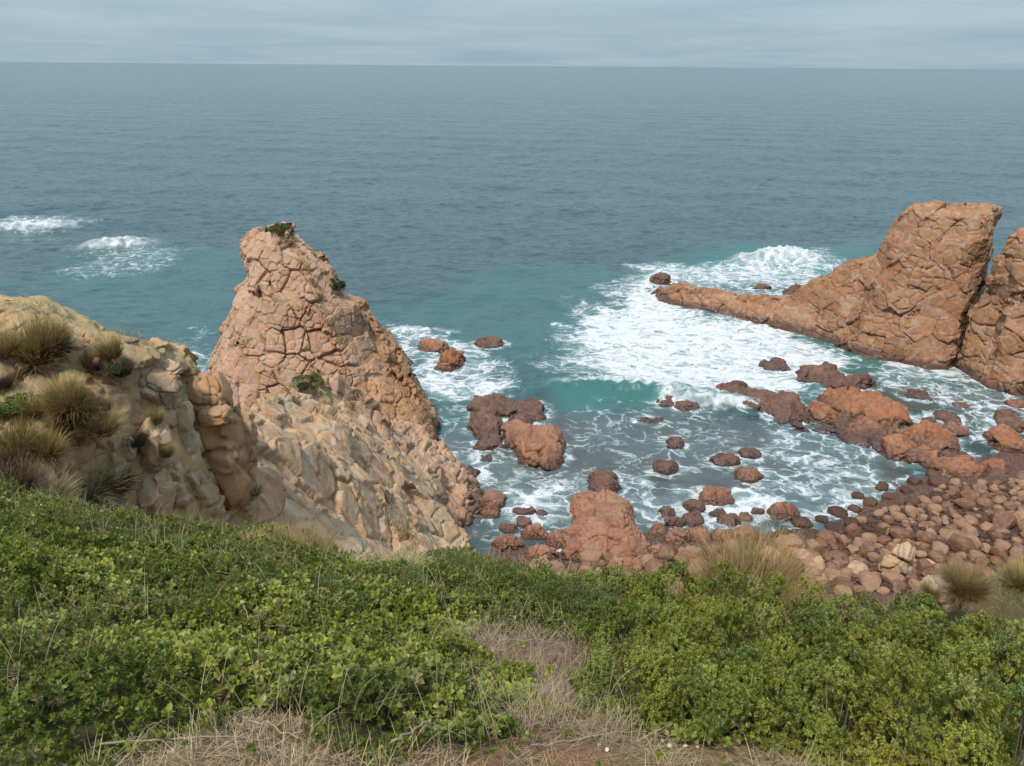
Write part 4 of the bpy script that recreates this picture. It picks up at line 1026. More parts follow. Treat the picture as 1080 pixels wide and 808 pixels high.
# swell and chop
def swell(x, y):
    z = 0.30 * np.sin(0.13 * y + 0.035 * x + 1.8 * noise2(x, y, 0.02, 2, 31)) + 0.22 * noise2(x * 0.7, y, 0.07, 3, 32) * 1.5 + 0.16 * noise2(x * 0.8, y, 0.28, 3, 33)
    return z
ALLZ = swell(SX, SY) * np.exp(-(SY / 1200.0) ** 2) * (0.9 + 0.6 * sstep(120, 260, SY))
calm = np.clip(0.35 + 0.65 * sstep(95, 150, Y), 0, 1)
Z = ALLZ[near] * calm
X0, Y0 = X, Y
def breaker(pts, A, wb, wf, foamtop, foamfront, f0=0.0, f1=1.0):
    P = [sea_pt(px, py)[:2] for px, py in pts]
    tot = sum(np.hypot(P[i + 1][0] - P[i][0], P[i + 1][1] - P[i][1]) for i in range(len(P) - 1)); acc = 0
    qx = [p[0] for p in P]; qy = [p[1] for p in P]
    loc = (X0 > min(qx) - 15) & (X0 < max(qx) + 15) & (Y0 > min(qy) - 15) & (Y0 < max(qy) + 15)
    X = X0[loc]; Y = Y0[loc]
    best = np.full(X.shape, 1e9, np.float32); sd = np.zeros_like(X); tt = np.zeros_like(X)
    for i in range(len(P) - 1):
        ax, ay = P[i]; bx_, by_ = P[i + 1]; L = np.hypot(bx_ - ax, by_ - ay)
        t = np.clip(((X - ax) * (bx_ - ax) + (Y - ay) * (by_ - ay)) / L ** 2, 0, 1)
        dx, dy = X - ax - t * (bx_ - ax), Y - ay - t * (by_ - ay); d = np.hypot(dx, dy)
        m = d < best; best = np.where(m, d, best); sd = np.where(m, np.sign(dy) * d, sd); tt = np.where(m, (acc + t * L) / tot, tt); acc += L
    sd = sd + 0.5 * noise2(X, Y, 0.35, 3, 41)
    tap = np.sin(np.pi * np.clip(tt, 0.04, 0.96)) ** 0.6
    prof = np.where(sd > 0, np.exp(-(sd / wb) ** 2), np.exp(-(sd / wf) ** 2))
    hh = A * tap * prof * (1 + 0.35 * noise2(X, Y, 0.5, 4, 42))
    fm = (tt > f0) & (tt < f1)
    ef = sstep(f0 - .06, f0 + .06, tt) * sstep(f1 + .05, f1 - .05, tt)
    c = ef * tap * sstep(-foamfront * 1.3, -foamfront * 0.6, sd + 0.6 * noise2(X, Y, 0.8, 3, 43)) * sstep(foamtop * 1.3, foamtop * 0.5, sd)
    o3 = []
    for v in (hh, c, prof * tap, sstep(-0.15, -0.45, sd) * sstep(-3.2, -1.8, sd) * sstep(0.05, 0.12, tt) * sstep(0.62, 0.45, tt)):
        z_ = np.zeros_like(X0); z_[loc] = v; o3.append(z_)
    return o3
FACE = None
for args, tfac in (((((560, 414), (590, 408), (650, 411), (720, 420), (770, 426), (815, 426)), 1.5, 4.0, 1.7, 1.3, 0.25, 0.10, 1.0), 0.7),
                   ((((700, 424), (760, 430), (806, 428)), 0.6, 1.5, 1.2, 1.2, 1.1), 0),
                   ((((775, 280), (800, 277), (840, 275), (872, 281)), 3.0, 5.0, 3.0, 4.5, 3.5), 0.6),
                   ((((78, 264), (100, 262), (140, 260), (172, 258)), 1.9, 5.0, 2.5, 3.0, 3.0), 0.4),
                   ((((-20, 242), (20, 240), (55, 239), (88, 235)), 2.0, 6.0, 3.0, 3.4, 4.0), 0.3),
                   ((((400, 350), (440, 352), (475, 350)), 0.8, 2.5, 1.4, 1.2, 0.8), 0.2)):
    hh, c, pr, fc = breaker(*args)
    if FACE is None: FACE = fc
    Z += hh; np.maximum(crest, np.clip(c * (0.75 + 0.6 * noise2(X, Y, 0.7, 3, 44)), 0, 1), out=crest); teal = np.maximum(teal, tfac * pr)
foam *= 1 - 0.8 * FACE; crest *= 1 - 0.95 * FACE
Z += 0.12 * crest * noise2(X, Y, 1.2, 3, 45) + 0.10 * foam * noise2(X, Y, 0.8, 3, 46)
full = lambda a: np.concatenate([a, np.zeros((len(ry_) - near.sum(), len(th)), np.float32)], 0).ravel()
ALLZ[near] = Z
SV = np.stack([SX, SY, ALLZ], -1).reshape(-1, 3)
ii = np.arange(SX.size).reshape(SX.shape)
SF = np.stack([ii[:-1, :-1], ii[:-1, 1:], ii[1:, 1:], ii[1:, :-1]], -1).reshape(-1, 4)
tag(mesh_np('sea', SV, SF, M['sea'], {'foam': full(foam), 'teal': full(teal), 'murk': full(murk), 'crest': full(crest)}), kind='structure', label='grey-green sea with white surf in the cove')

# ------------------------------------------------------------------ camera, light, sky
cam = bpy.data.cameras.new('camera'); co = bpy.data.objects.new('camera', cam); COL.objects.link(co)
cam.sensor_fit = 'HORIZONTAL'; cam.sensor_width = 36.0; cam.lens = 36.0 * FPX / 1080.0; cam.clip_start = 0.1; cam.clip_end = 200000
Mx = Matrix.Identity(4)
for i in range(3):
    Mx[i][0] = RGT[i]; Mx[i][1] = UPV[i]; Mx[i][2] = -FWD[i]; Mx[i][3] = CAM[i]
co.matrix_world = Mx; SC.camera = co

SUN_EL, SUN_AZ = R(56), R(212)          # behind the viewer, a little to the left
sun = bpy.data.lights.new('sun', 'SUN'); sun.energy = 3.0; sun.angle = R(7); sun.color = (1.0, 0.935, 0.83)
so = bpy.data.objects.new('sun', sun); COL.objects.link(so)
sv = Vector((math.sin(SUN_AZ) * math.cos(SUN_EL), math.cos(SUN_AZ) * math.cos(SUN_EL), math.sin(SUN_EL)))
so.rotation_euler = sv.to_track_quat('Z', 'Y').to_euler()
w = bpy.data.worlds.new('World'); SC.world = w; w.use_nodes = True
nt = w.node_tree; nt.nodes.clear()
N_ = lambda t, **k: [setattr(n, a, b) for n in [nt.nodes.new(t)] for a, b in k.items()] and nt.nodes[-1] or nt.nodes[-1]
sky = nt.nodes.new('ShaderNodeTexSky'); sky.sky_type = 'NISHITA'; sky.sun_disc = False; sky.sun_elevation = SUN_EL; sky.sun_rotation = SUN_AZ
sky.air_density = 1.0; sky.dust_density = 2.0
tc = nt.nodes.new('ShaderNodeTexCoord')
sx = nt.nodes.new('ShaderNodeSeparateXYZ'); nt.links.new(tc.outputs['Generated'], sx.inputs[0])
# cloud deck: project the direction onto a flat layer so the bands crowd towards the horizon
def wm(op, a, b=None):
    n = nt.nodes.new('ShaderNodeMath'); n.operation = op
    for k, v in enumerate((a, b)):
        if v is None: continue
        if hasattr(v, 'is_output'): nt.links.new(v, n.inputs[k])
        else: n.inputs[k].default_value = v
    return n.outputs[0]
den = wm('ADD', wm('MAXIMUM', sx.outputs['Z'], 0.0), 0.06)
cx = nt.nodes.new('ShaderNodeCombineXYZ'); nt.links.new(wm('DIVIDE', sx.outputs['X'], den), cx.inputs[0]); nt.links.new(wm('DIVIDE', sx.outputs['Y'], den), cx.inputs[1])
cn = nt.nodes.new('ShaderNodeTexNoise'); cn.inputs['Scale'].default_value = 0.38; cn.inputs['Detail'].default_value = 6; cn.inputs['Roughness'].default_value = 0.58; cn.inputs['Distortion'].default_value = 0.5
nt.links.new(cx.outputs[0], cn.inputs['Vector'])
rmp = nt.nodes.new('ShaderNodeValToRGB'); e = rmp.color_ramp.elements
e[0].position = 0.32; e[0].color = (2.40, 3.50, 4.35, 1); e[1].position = 0.72; e[1].color = (3.4, 4.4, 5.0, 1)
nt.links.new(cn.outputs[0], rmp.inputs[0])
# overcast brightens overhead
zen = nt.nodes.new('ShaderNodeMapRange'); zen.inputs[1].default_value = 0.05; zen.inputs[2].default_value = 0.9; zen.inputs[3].default_value = 1.0; zen.inputs[4].default_value = 2.5
nt.links.new(sx.outputs['Z'], zen.inputs[0])
vm = nt.nodes.new('ShaderNodeVectorMath'); vm.operation = 'SCALE'; nt.links.new(rmp.outputs[0], vm.inputs[0]); nt.links.new(zen.outputs[0], vm.inputs['Scale'])
mx = nt.nodes.new('ShaderNodeMix'); mx.data_type = 'RGBA'; mx.inputs[0].default_value = 0.86
nt.links.new(sky.outputs[0], mx.inputs[6]); nt.links.new(vm.outputs[0], mx.inputs[7])
bg = nt.nodes.new('ShaderNodeBackground'); bg.inputs[1].default_value = 0.09
nt.links.new(mx.outputs[2], bg.inputs[0])
wo = nt.nodes.new('ShaderNodeOutputWorld'); nt.links.new(bg.outputs[0], wo.inputs[0])
vs = SC.view_settings; vs.view_transform = 'Standard'; vs.look = 'None'; vs.gamma = 1; vs.use_curve_mapping = False; vs.exposure = 0.58
SC.cycles.max_bounces = 6
# ------------------------------------------------------------------ plants
def frames(N, rng):
    """rotation matrices whose z axis is N, with a random spin"""
    N = N / np.linalg.norm(N, axis=1)[:, None]
    a = np.where(np.abs(N[:, 2:3]) < 0.95, np.array([[0, 0, 1.0]]), np.array([[1.0, 0, 0]]))
    X = np.cross(a, N); X /= np.linalg.norm(X, axis=1)[:, None]; Yv = np.cross(N, X)
    t = rng.uniform(0, 2 * np.pi, len(N)); c, s = np.cos(t)[:, None], np.sin(t)[:, None]
    return np.stack([X * c + Yv * s, -X * s + Yv * c, N], 2)
def sprig_proto(rng, n, L, W, spread=0.9, stem=0.9, fold=0.25, cheap=True):
    V, F, K = [], [], []; off = 0
    for i in range(n):
        u = (i + 0.5) / n
        az = i * 2.4 + rng.normal() * 0.35; el = 0.15 + spread * (0.35 + 0.8 * (1 - u)) + rng.normal() * 0.15
        l = L * rng.uniform(0.7, 1.15) * (0.75 + 0.4 * math.sin(u * 2.6)); w = W * rng.uniform(0.8, 1.15)
        z0 = stem * L * (u - 0.8)
        # leaf along +x, curved back at the tip
        xs_ = np.array([0.05, 0.38, 0.75, 1.0]) * l; ws = np.array([0.25, 1.0, 0.85, 0.0]) * w * 0.5; cz = np.array([0, 0.06, 0.04, -0.08]) * l
        P = np.array([[xs_[0], 0, 0], [xs_[1], ws[1], cz[1] + fold * ws[1]], [xs_[1], 0, cz[1]], [xs_[1], -ws[1], cz[1] + fold * ws[1]],
                      [xs_[2], ws[2] * .8, cz[2] + fold * ws[2]], [xs_[2], 0, cz[2]], [xs_[2], -ws[2] * .8, cz[2] + fold * ws[2]], [xs_[3], 0, cz[3]]])
        ca, sa = math.cos(math.pi / 2 - el), math.sin(math.pi / 2 - el)
        P = np.stack([P[:, 0] * ca - P[:, 2] * sa, P[:, 1], P[:, 0] * sa + P[:, 2] * ca + z0], 1)
        c, s = math.cos(az), math.sin(az)
        P = np.stack([P[:, 0] * c - P[:, 1] * s, P[:, 0] * s + P[:, 1] * c, P[:, 2]], 1)
        if cheap:
            P = P[[0, 1, 7, 3]]
            V.append(P); F += [[off, off + 2, off + 1, off + 1], [off, off + 3, off + 2, off + 2]]; K.append(np.full(4, u)); off += 4
            continue
        V.append(P)
        F += [[off, off + 2, off + 1, off + 1], [off, off + 3, off + 2, off + 2], [off + 1, off + 2, off + 5, off + 4], [off + 2, off + 3, off + 6, off + 5], [off + 4, off + 5, off + 7, off + 7], [off + 5, off + 6, off + 7, off + 7]]
        K.append(np.full(8, u)); off += 8
    F = np.array(F)
    tri = F[F[:, 2] == F[:, 3]][:, :3]; quad = F[F[:, 2] != F[:, 3]]
    return np.concatenate(V), tri, quad.reshape(-1, 4), np.concatenate(K), (4 if cheap else 8)
def scatter(P, N, S, C, protos, rng, young=0.5, yc=(0.27, 0.29, 0.06)):
    """leafy sprigs at points P along N with size S and leaf colour C -> verts, [tris, quads], colours"""
    VV, TT, QQ, CC = [], [], [], []; off = 0
    pick = rng.integers(len(protos), size=len(P)); Rm = frames(N, rng)
    for k, (pv, pt, pq, pk, lvn) in enumerate(protos):
        m = np.where(pick == k)[0]
        if not len(m): continue
        V = np.einsum('nij,vj->nvi', Rm[m] * S[m][:, None, None], pv) + P[m][:, None, :]
        n, nv = len(m), len(pv); o = (np.arange(n) * nv + off)[:, None, None]
        VV.append(V.reshape(-1, 3)); TT.append((pt[None] + o).reshape(-1, 3)); QQ.append((pq[None] + o).reshape(-1, 4))
        lv = np.repeat(rng.normal(size=(n, nv // lvn)), lvn, 1)
        c = C[m][:, None, :] * (1 + 0.22 * lv[:, :, None])
        yy = (np.clip((pk[None] - 0.55) * 2.2, 0, 1) * young * rng.uniform(0.2, 1.0, (n, 1)))[:, :, None]
        c = c * (1 - yy) + np.array(yc)[None, None] * yy
        CC.append(np.clip(c, 0.006, 1).reshape(-1, 3)); off += n * nv
    return np.concatenate(VV), [np.concatenate(TT), np.concatenate(QQ)], np.concatenate(CC)
rg = np.random.default_rng(5)
PR_small = [sprig_proto(rg, 11, 0.031, 0.019) for _ in range(7)]
PR_fine = [sprig_proto(rg, 14, 0.022, 0.011, 0.8, 1.6) for _ in range(6)]
PR_big = [sprig_proto(rg, 7, 0.040, 0.029, 1.15, 0.6, 0.12, False) for _ in range(6)]
PR_ros = [sprig_proto(rg, 13, 0.036, 0.023, 1.25, 0.9) for _ in range(7)]

# ---- the low leafy carpet on the slope
NC = 300000
cx_ = rg.uniform(-10.5, 10.5, NC); cy_ = 2.1 + 9.9 * rg.uniform(0, 1, NC) ** 0.85
gz = terrain(cx_, cy_)
ye = np.interp(cx_, EDGE[:, 0], EDGE[:, 1])
uu, vv, ww = project(np.stack([cx_, cy_, gz], 1))
bareness = np.maximum.reduce([poly_sd(cx_, cy_, p) for p in (DRY, STRAW, HOLE)]) + 0.25 * noise2(cx_, cy_, 1.6, 3, 30)
gap = noise2(cx_, cy_, 0.8, 3, 61)
keep = (bareness < 0.02) & (uu > -40) & (uu < 1120) & (vv < 870) & (cy_ < ye + 1.2) & (gap > -0.95)
# sparse seedlings on the bare ground too
keep |= (bareness >= 0.02) & (rg.uniform(0, 1, NC) < 0.02) & (vv < 900)
keep &= rg.uniform(0, 1, NC) < np.clip(1.2 - 0.085 * cy_, 0.38, 1) * (1 - 0.6 * sstep(0.6, 1.6, cx_ - 0.12 * cy_))
cx_, cy_, gz, gap = cx_[keep], cy_[keep], gz[keep], gap[keep]
right = sstep(0.6, 1.6, cx_ - 0.12 * cy_)
mound = np.clip(0.5 + 0.9 * noise2(cx_, cy_, 0.75, 3, 62), 0, 1.3); lump = np.clip(0.5 + noise2(cx_, cy_, 2.6, 2, 63), 0, 1)
edge_in = np.clip(-np.maximum.reduce([poly_sd(cx_, cy_, p) for p in (DRY, STRAW, HOLE)]) / 0.3, 0.35, 1)
hv = (0.10 + 0.30 * mound + 0.12 * lump) * edge_in * (1 - 0.55 * right)
lay = rg.uniform(0, 1, len(cx_)) ** 0.55
P = np.stack([cx_, cy_, gz + hv * lay], 1)
e = 0.06
gx = (noise2(cx_ + e, cy_, 0.75, 3, 62) - noise2(cx_ - e, cy_, 0.75, 3, 62)) / (2 * e) * 0.3
gy = (noise2(cx_, cy_ + e, 0.75, 3, 62) - noise2(cx_, cy_ - e, 0.75, 3, 62)) / (2 * e) * 0.3
N = np.stack([-gx + 0.05, -gy - 0.25, np.ones_like(gx)], 1) + rg.normal(size=(len(P), 3)) * 0.38
kind = noise2(cx_, cy_, 0.42, 3, 64); hue = noise2(cx_, cy_, 0.7, 3, 65) + 0.25 * rg.normal(size=len(P))
A = np.array
deepg, midg, olive, lime = A([0.125, 0.155, 0.030]), A([0.235, 0.255, 0.045]), A([0.26, 0.235, 0.09]), A([0.30, 0.295, 0.042])
t_ = np.clip(hue * 0.9 + 0.5, 0, 1)[:, None]
Cc = deepg * (1 - t_) + midg * t_
ol = sstep(0.05, 0.40, -kind + 0.3 * hue)[:, None]; Cc = Cc * (1 - 0.75 * ol) + olive * 0.75 * ol
limes = np.zeros(len(P))
for px, py, r in [(480, 668, .40), (510, 690, .30), (440, 705, .25), (200, 690, .55), (205, 735, .3), (15, 690, .3), (470, 775, .22), (120, 640, .5), (300, 660, .5), (270, 742, .45), (545, 735, .2), (380, 740, .3), (330, 700, .4)]:
    q = plane_pt(px, py); limes = np.maximum(limes, np.exp(-((cx_ - q[0]) ** 2 + (cy_ - q[1]) ** 2) / (r * .72) ** 2))
lm = 0.8 * sstep(0.3, 0.85, limes + 0.3 * rg.normal(size=len(P)))[:, None]
Cc = Cc * (1 - lm) + lime * lm
brn = (rg.uniform(0, 1, len(P)) < 0.05 + 0.10 * sstep(0.25, 0.6, noise2(cx_, cy_, 1.1, 3, 66)))
Cc[brn] = A([0.23, 0.165, 0.09]) * rg.uniform(0.6, 1.3, (brn.sum(), 1))
typ = np.where(lm[:, 0] > 0.5, 2, np.where(kind + 0.25 * rg.normal(size=len(P)) < -0.05, 1, np.where(kind + 0.2 * rg.normal(size=len(P)) > 0.55, 2, 0)))
S = rg.uniform(0.75, 1.35, len(P)) * np.clip(0.80 + 0.06 * cy_, 0.9, 1.5)
vs_, ts_, qs_, cs_ = [], [], [], []; off = 0
for k, pr in enumerate((PR_small, PR_fine, PR_big)):
    m = typ == k
    V, (t3, q4), c = scatter(P[m], N[m], S[m], Cc[m], pr, rg, 0.45)
    vs_.append(V); ts_.append(t3 + off); qs_.append(q4 + off); cs_.append(c); off += len(V)
tag(mesh_np('ground_cover', np.concatenate(vs_), [np.concatenate(ts_), np.concatenate(qs_)], M['leaf'], {'col': np.concatenate(cs_)}, False),
    'dense low green leafy plants carpeting the slope in the foreground', 'ground cover', kind='stuff')

# ---- tubes for stems and twigs
def tube(pts, r0, r1, sides=5):
    pts = np.asarray(pts, float); n = len(pts)
    T = np.gradient(pts, axis=0); T /= np.linalg.norm(T, axis=1)[:, None]
    a = np.array([0.3, 0.2, 0.93]); X = np.cross(T, a); X /= np.linalg.norm(X, axis=1)[:, None]; Yv = np.cross(T, X)
    r = np.linspace(r0, r1, n)[:, None, None]; th_ = np.linspace(0, 2 * np.pi, sides, endpoint=False)
    V = pts[:, None] + r * (X[:, None] * np.cos(th_)[None, :, None] + Yv[:, None] * np.sin(th_)[None, :, None])
    i = np.arange(n - 1)[:, None] * sides; j = np.arange(sides)[None]
    F = np.stack([i + j, i + (j + 1) % sides, i + sides + (j + 1) % sides, i + sides + j], -1).reshape(-1, 4)
    return V.reshape(-1, 3), F
def join(parts):
    VV, FF = [], []; off = 0
    for V, F in parts: VV.append(V); FF.append(F + off); off += len(V)
    return np.concatenate(VV), np.concatenate(FF)

# ---- shrubs: a dome of leafy clumps on branching stems
def shrub_meshes(seed, protos, nclump=60, per=34, base=(0.085, 0.125, 0.03), var=0.25, size=1.0, young=0.7, sq=1.0, clr=(0.18, 0.30), yc=(0.33, 0.34, 0.08)):
    rng = np.random.default_rng(seed)
    d = rng.normal(size=(nclump, 3)); d[:, 2] = np.abs(d[:, 2]) * 0.9 - 0.12; d /= np.linalg.norm(d, axis=1)[:, None]
    rr = (0.72 + 0.30 * rng.uniform(0, 1, nclump)) * (1 + 0.25 * fbm(d, 1.5, 2, seed=seed))
    Cn = d * rr[:, None] * np.array([1, 1, sq])
    P, N, S, C = [], [], [], []
    for c, dd in zip(Cn, d):
        rad = rng.uniform(*clr); q = rng.normal(size=(per, 3)); q += dd * 0.7 + np.array([0, 0, 0.4]); q /= np.linalg.norm(q, axis=1)[:, None]
        P.append(c + q * rad * rng.uniform(0.55, 1.05, (per, 1))); nn = q + 0.35 * dd + np.array([0, 0, 0.55]) + rng.normal(size=(per, 3)) * 0.25
        N.append(nn); S.append(rng.uniform(0.8, 1.3, per) * size)
        cl = np.array(base) * (1 + var * rng.normal()); hueshift = rng.normal() * 0.10
        cl = cl * np.array([1 + hueshift, 1, 1 - hueshift]); C.append(np.clip(np.repeat(cl[None], per, 0), 0.012, 0.4))
    V, F, col = scatter(np.concatenate(P), np.concatenate(N), np.concatenate(S), np.concatenate(C), protos, rng, young, yc)
    fol = mesh_np('foliage', V, F, M['leaf'], {'col': col}, False, link=False)
    tubes = []
    for c in Cn[::2]:
        a = np.array([rng.normal() * .06, rng.normal() * .06, -0.25]); mid = a * 0.5 + c * 0.5 + rng.normal(size=3) * 0.07
        tubes.append(tube([a, a * .6 + mid * .4 + rng.normal(size=3) * .03, mid, c * 0.75 + mid * .25, c], 0.018, 0.005))
    V, F = join(tubes); br = mesh_np('branches', V, F, M['stem'], link=False)
    return fol, br
SHV = [shrub_meshes(500 + k, PR_ros, 46, 54, b, 0.3) for k, b in enumerate([(0.250, 0.268, 0.055), (0.228, 0.255, 0.050), (0.295, 0.288, 0.052), (0.185, 0.215, 0.045), (0.25, 0.26, 0.085)])]
SHD = [shrub_meshes(520 + k, PR_fine, 90, 34, b, 0.22, 1.25, 0.35, 0.9) for k, b in enumerate([(0.115, 0.145, 0.042), (0.145, 0.155, 0.058), (0.150, 0.180, 0.046)])]
def add_shrub(name, loc, scale, rotz, meshes, label, cat, group=None):
    r = empty(name, loc, label, cat, group); r.scale = scale; r.rotation_euler = (0, 0, rotz)
    for nm, me in zip(('foliage', 'branches'), meshes):
        o = bpy.data.objects.new(nm, me); COL.objects.link(o); o.parent = r
    return r
# each: photo x and y of the foot, radius, height factor, mesh family, label
SHR = [(672, 752, .44, .80, 0, 'leafy green shrub at the lower left of the big right-hand thicket, beside the dry grass'),
 (735, 772, .46, .85, 1, 'pale-tipped shrub at the front of the thicket, just above the bare soil'),
 (800, 775, .44, .80, 3, 'dark-centred shrub at the thicket front where bare twigs show beneath'),
 (880, 800, .46, .85, 1, 'low shrub at the front foot of the thicket right of the white pebbles'),
 (960, 822, .50, .85, 2, 'bright yellow-green shrub at the bottom edge below the thicket, left one of two'),
 (1050, 825, .52, .95, 0, 'bushy shrub filling the bottom right corner of the picture'),
 (655, 700, .42, .85, 3, 'shrub above the patch of red bare soil on the left flank of the thicket'),
 (715, 715, .45, .90, 0, 'rounded shrub in the middle left of the thicket, right of the red soil'),
 (785, 722, .48, .90, 2, 'lighter green shrub in the middle of the thicket'),
 (855, 735, .48, .85, 3, 'dark shrub with a twiggy gap in the thicket middle'),
 (925, 748, .50, .90, 2, 'yellow-tipped shrub in the right middle of the thicket'),
 (1000, 762, .52, .90, 1, 'dense shrub near the right edge halfway down the thicket'),
 (1085, 772, .52, .90, 4, 'greyish green shrub cut by the right edge halfway down the thicket'),
 (650, 655, .46, .85, 4, 'greyish shrub at the upper left corner of the thicket'),
 (705, 672, .50, .85, 1, 'shrub directly below the left half of the big brown tussock'),
 (770, 670, .52, .85, 2, 'shrub directly below the right half of the big brown tussock'),
 (835, 680, .52, .85, 0, 'shrub at the top of the thicket under the pale beach slab'),
 (905, 690, .54, .80, 4, 'shrub at the top of the thicket under the leaning pale slab'),
 (975, 708, .56, .75, 1, 'shrub at the top of the thicket below the grey bank rock'),
 (1045, 718, .56, .75, 2, 'shrub at the upper right of the thicket below the tussocky bank'),
 (1110, 722, .56, .70, 0, 'shrub half outside the right edge at the top of the thicket')]
def veg(px, py, lift=0.0):
    q = hit(px, py, 2.5, 1)
    return q
for i, (px, py, r_, hf, fam, lb) in enumerate(SHR):
    q = plane_pt(px, py); z = float(terrain([q[0]], [q[1]])[0])
    r_ = r_ * 0.94; hf = hf * 1.6
    add_shrub('coastal_shrub', (q[0], q[1], z + 0.02), (r_, r_, r_ * hf), i * 1.7, SHV[fam], lb, 'shrub', 'shrubs of the right-hand thicket')
DRK = [(560, 655, .62, .95, 0, 'dark rounded shrub at the cliff edge just left of the red dome'),
 (612, 665, .50, .85, 1, 'olive shrub at the cliff edge just below the red dome'),
 (505, 640, .52, .70, 2, 'green shrub at the cliff edge below the pink buttress'),
 (462, 618, .45, .70, 1, 'small dark shrub at the cliff edge with grass stems behind it'),
 (268, 652, .50, .80, 2, 'bright dark-green bushy shrub on the left slope under the brown tussock'),
 (322, 655, .46, .75, 0, 'dark green shrub right of the bushy one under the brown tussock'),
 (400, 640, .48, .65, 1, 'olive low shrub along the upper edge of the leafy slope beneath the crag'),
 (30, 540, .5, .5, 2, 'low green shrub at the far left where the slope meets the spur')]
for i, (px, py, r_, hf, fam, lb) in enumerate(DRK):
    q = plane_pt(px, py); z = float(terrain([q[0]], [q[1]])[0])
    add_shrub('coastal_shrub', (q[0], q[1], z), (r_, r_, r_ * hf), i * 2.1, SHD[fam], lb, 'shrub', 'dark shrubs along the cliff edge')
q = plane_pt(613, 728); z = float(terrain([q[0]], [q[1]])[0])
add_shrub('low_shrub', (q[0], q[1], z), (.17, .17, .14), 0.4, SHD[2], 'small bright green tuft-like shrub alone on the dry bare ground', 'shrub')
q = plane_pt(650, 735); z = float(terrain([q[0]], [q[1]])[0])
add_shrub('low_shrub', (q[0], q[1], z), (.16, .16, .11), 0.9, SHD[0], 'small greyish green shrub between the bright tuft and the thicket', 'shrub')

# ---- tussocks
def blades(rng, n, L, w, lean, droop, base_r, cols, segs=5, dead=0.2, upbias=0.0):
    az = rng.uniform(0, 2 * np.pi, n); ln = np.abs(rng.normal(size=n)) * lean + 0.04; ln = np.clip(ln, 0, 1.35)
    l = L * rng.uniform(0.55, 1.1, n) * (1 - 0.25 * np.clip(ln, 0, 1)); br = base_r * np.sqrt(rng.uniform(0, 1, n)); ba = az + rng.normal(size=n) * 0.8
    base = np.stack([br * np.cos(ba), br * np.sin(ba), np.zeros(n)], 1)
    t = np.linspace(0, 1, segs)
    ang = ln[:, None] + (droop * rng.uniform(0.3, 1.4, n))[:, None] * t[None] ** 1.6
    ds = l[:, None] / (segs - 1)
    rad = np.concatenate([np.zeros((n, 1)), np.cumsum(np.sin(ang[:, 1:]) * ds, 1)], 1); hz = np.concatenate([np.zeros((n, 1)), np.cumsum(np.cos(ang[:, 1:]) * ds, 1)], 1)
    ctr = base[:, None] + np.stack([rad * np.cos(az)[:, None], rad * np.sin(az)[:, None], hz], 2)
    tw = az + np.pi / 2 + rng.normal(size=n) * 0.6
    side = np.stack([np.cos(tw), np.sin(tw), np.zeros(n)], 1)[:, None] * (w * rng.uniform(0.6, 1.2, n)[:, None] * (1 - 0.9 * t[None] ** 1.5))[:, :, None] * 0.5
    V = np.stack([ctr - side, ctr + side], 2).reshape(-1, 3)
    i = (np.arange(n) * segs * 2)[:, None] + (np.arange(segs - 1) * 2)[None]
    F = np.stack([i, i + 1, i + 3, i + 2], -1).reshape(-1, 4)
    c0, c1, c2, cd = [np.array(c) for c in cols]
    isd = (rng.uniform(0, 1, n) < dead + 0.35 * (ln > 0.75))[:, None, None]
    tt = t[None, :, None]
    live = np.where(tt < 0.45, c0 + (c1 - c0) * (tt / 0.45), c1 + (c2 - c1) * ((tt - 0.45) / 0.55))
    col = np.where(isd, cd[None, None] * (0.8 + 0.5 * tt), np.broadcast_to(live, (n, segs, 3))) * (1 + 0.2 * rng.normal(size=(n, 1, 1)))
    return V, F, np.repeat(np.clip(col, 0.01, 1), 2, 1).reshape(-1, 3)
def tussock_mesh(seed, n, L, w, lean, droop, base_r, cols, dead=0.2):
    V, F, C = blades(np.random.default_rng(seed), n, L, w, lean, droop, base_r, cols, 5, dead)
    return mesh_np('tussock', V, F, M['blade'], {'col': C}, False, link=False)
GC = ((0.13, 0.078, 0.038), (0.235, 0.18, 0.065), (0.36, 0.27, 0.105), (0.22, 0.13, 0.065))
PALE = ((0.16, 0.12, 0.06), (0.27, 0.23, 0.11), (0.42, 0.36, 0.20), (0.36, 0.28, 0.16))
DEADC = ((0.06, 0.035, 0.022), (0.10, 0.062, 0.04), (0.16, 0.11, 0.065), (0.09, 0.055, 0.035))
RUSH = ((0.17, 0.115, 0.06), (0.19, 0.15, 0.055), (0.29, 0.20, 0.085), (0.26, 0.155, 0.075))
TM = {'g': [tussock_mesh(600 + k, 1100, 0.72, 0.013, 0.55, 0.55, 0.2, GC, 0.22) for k in range(4)],
      'p': [tussock_mesh(610 + k, 1300, 0.80, 0.012, 0.62, 0.7, 0.24, PALE, 0.3) for k in range(2)],
      'd': [tussock_mesh(620 + k, 800, 0.60, 0.014, 0.65, 0.7, 0.22, DEADC, 0.5) for k in range(2)],
      'r': [tussock_mesh(630 + k, 3200, 0.78, 0.006, 0.62, 0.55, 0.24, RUSH, 0.3) for k in range(2)]}
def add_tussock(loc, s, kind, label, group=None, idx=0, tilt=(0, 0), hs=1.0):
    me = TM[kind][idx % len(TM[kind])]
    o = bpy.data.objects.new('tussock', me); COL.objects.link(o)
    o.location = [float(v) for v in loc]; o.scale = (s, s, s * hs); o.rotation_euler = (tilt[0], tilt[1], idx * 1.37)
    return tag(o, label, 'tussock', group)
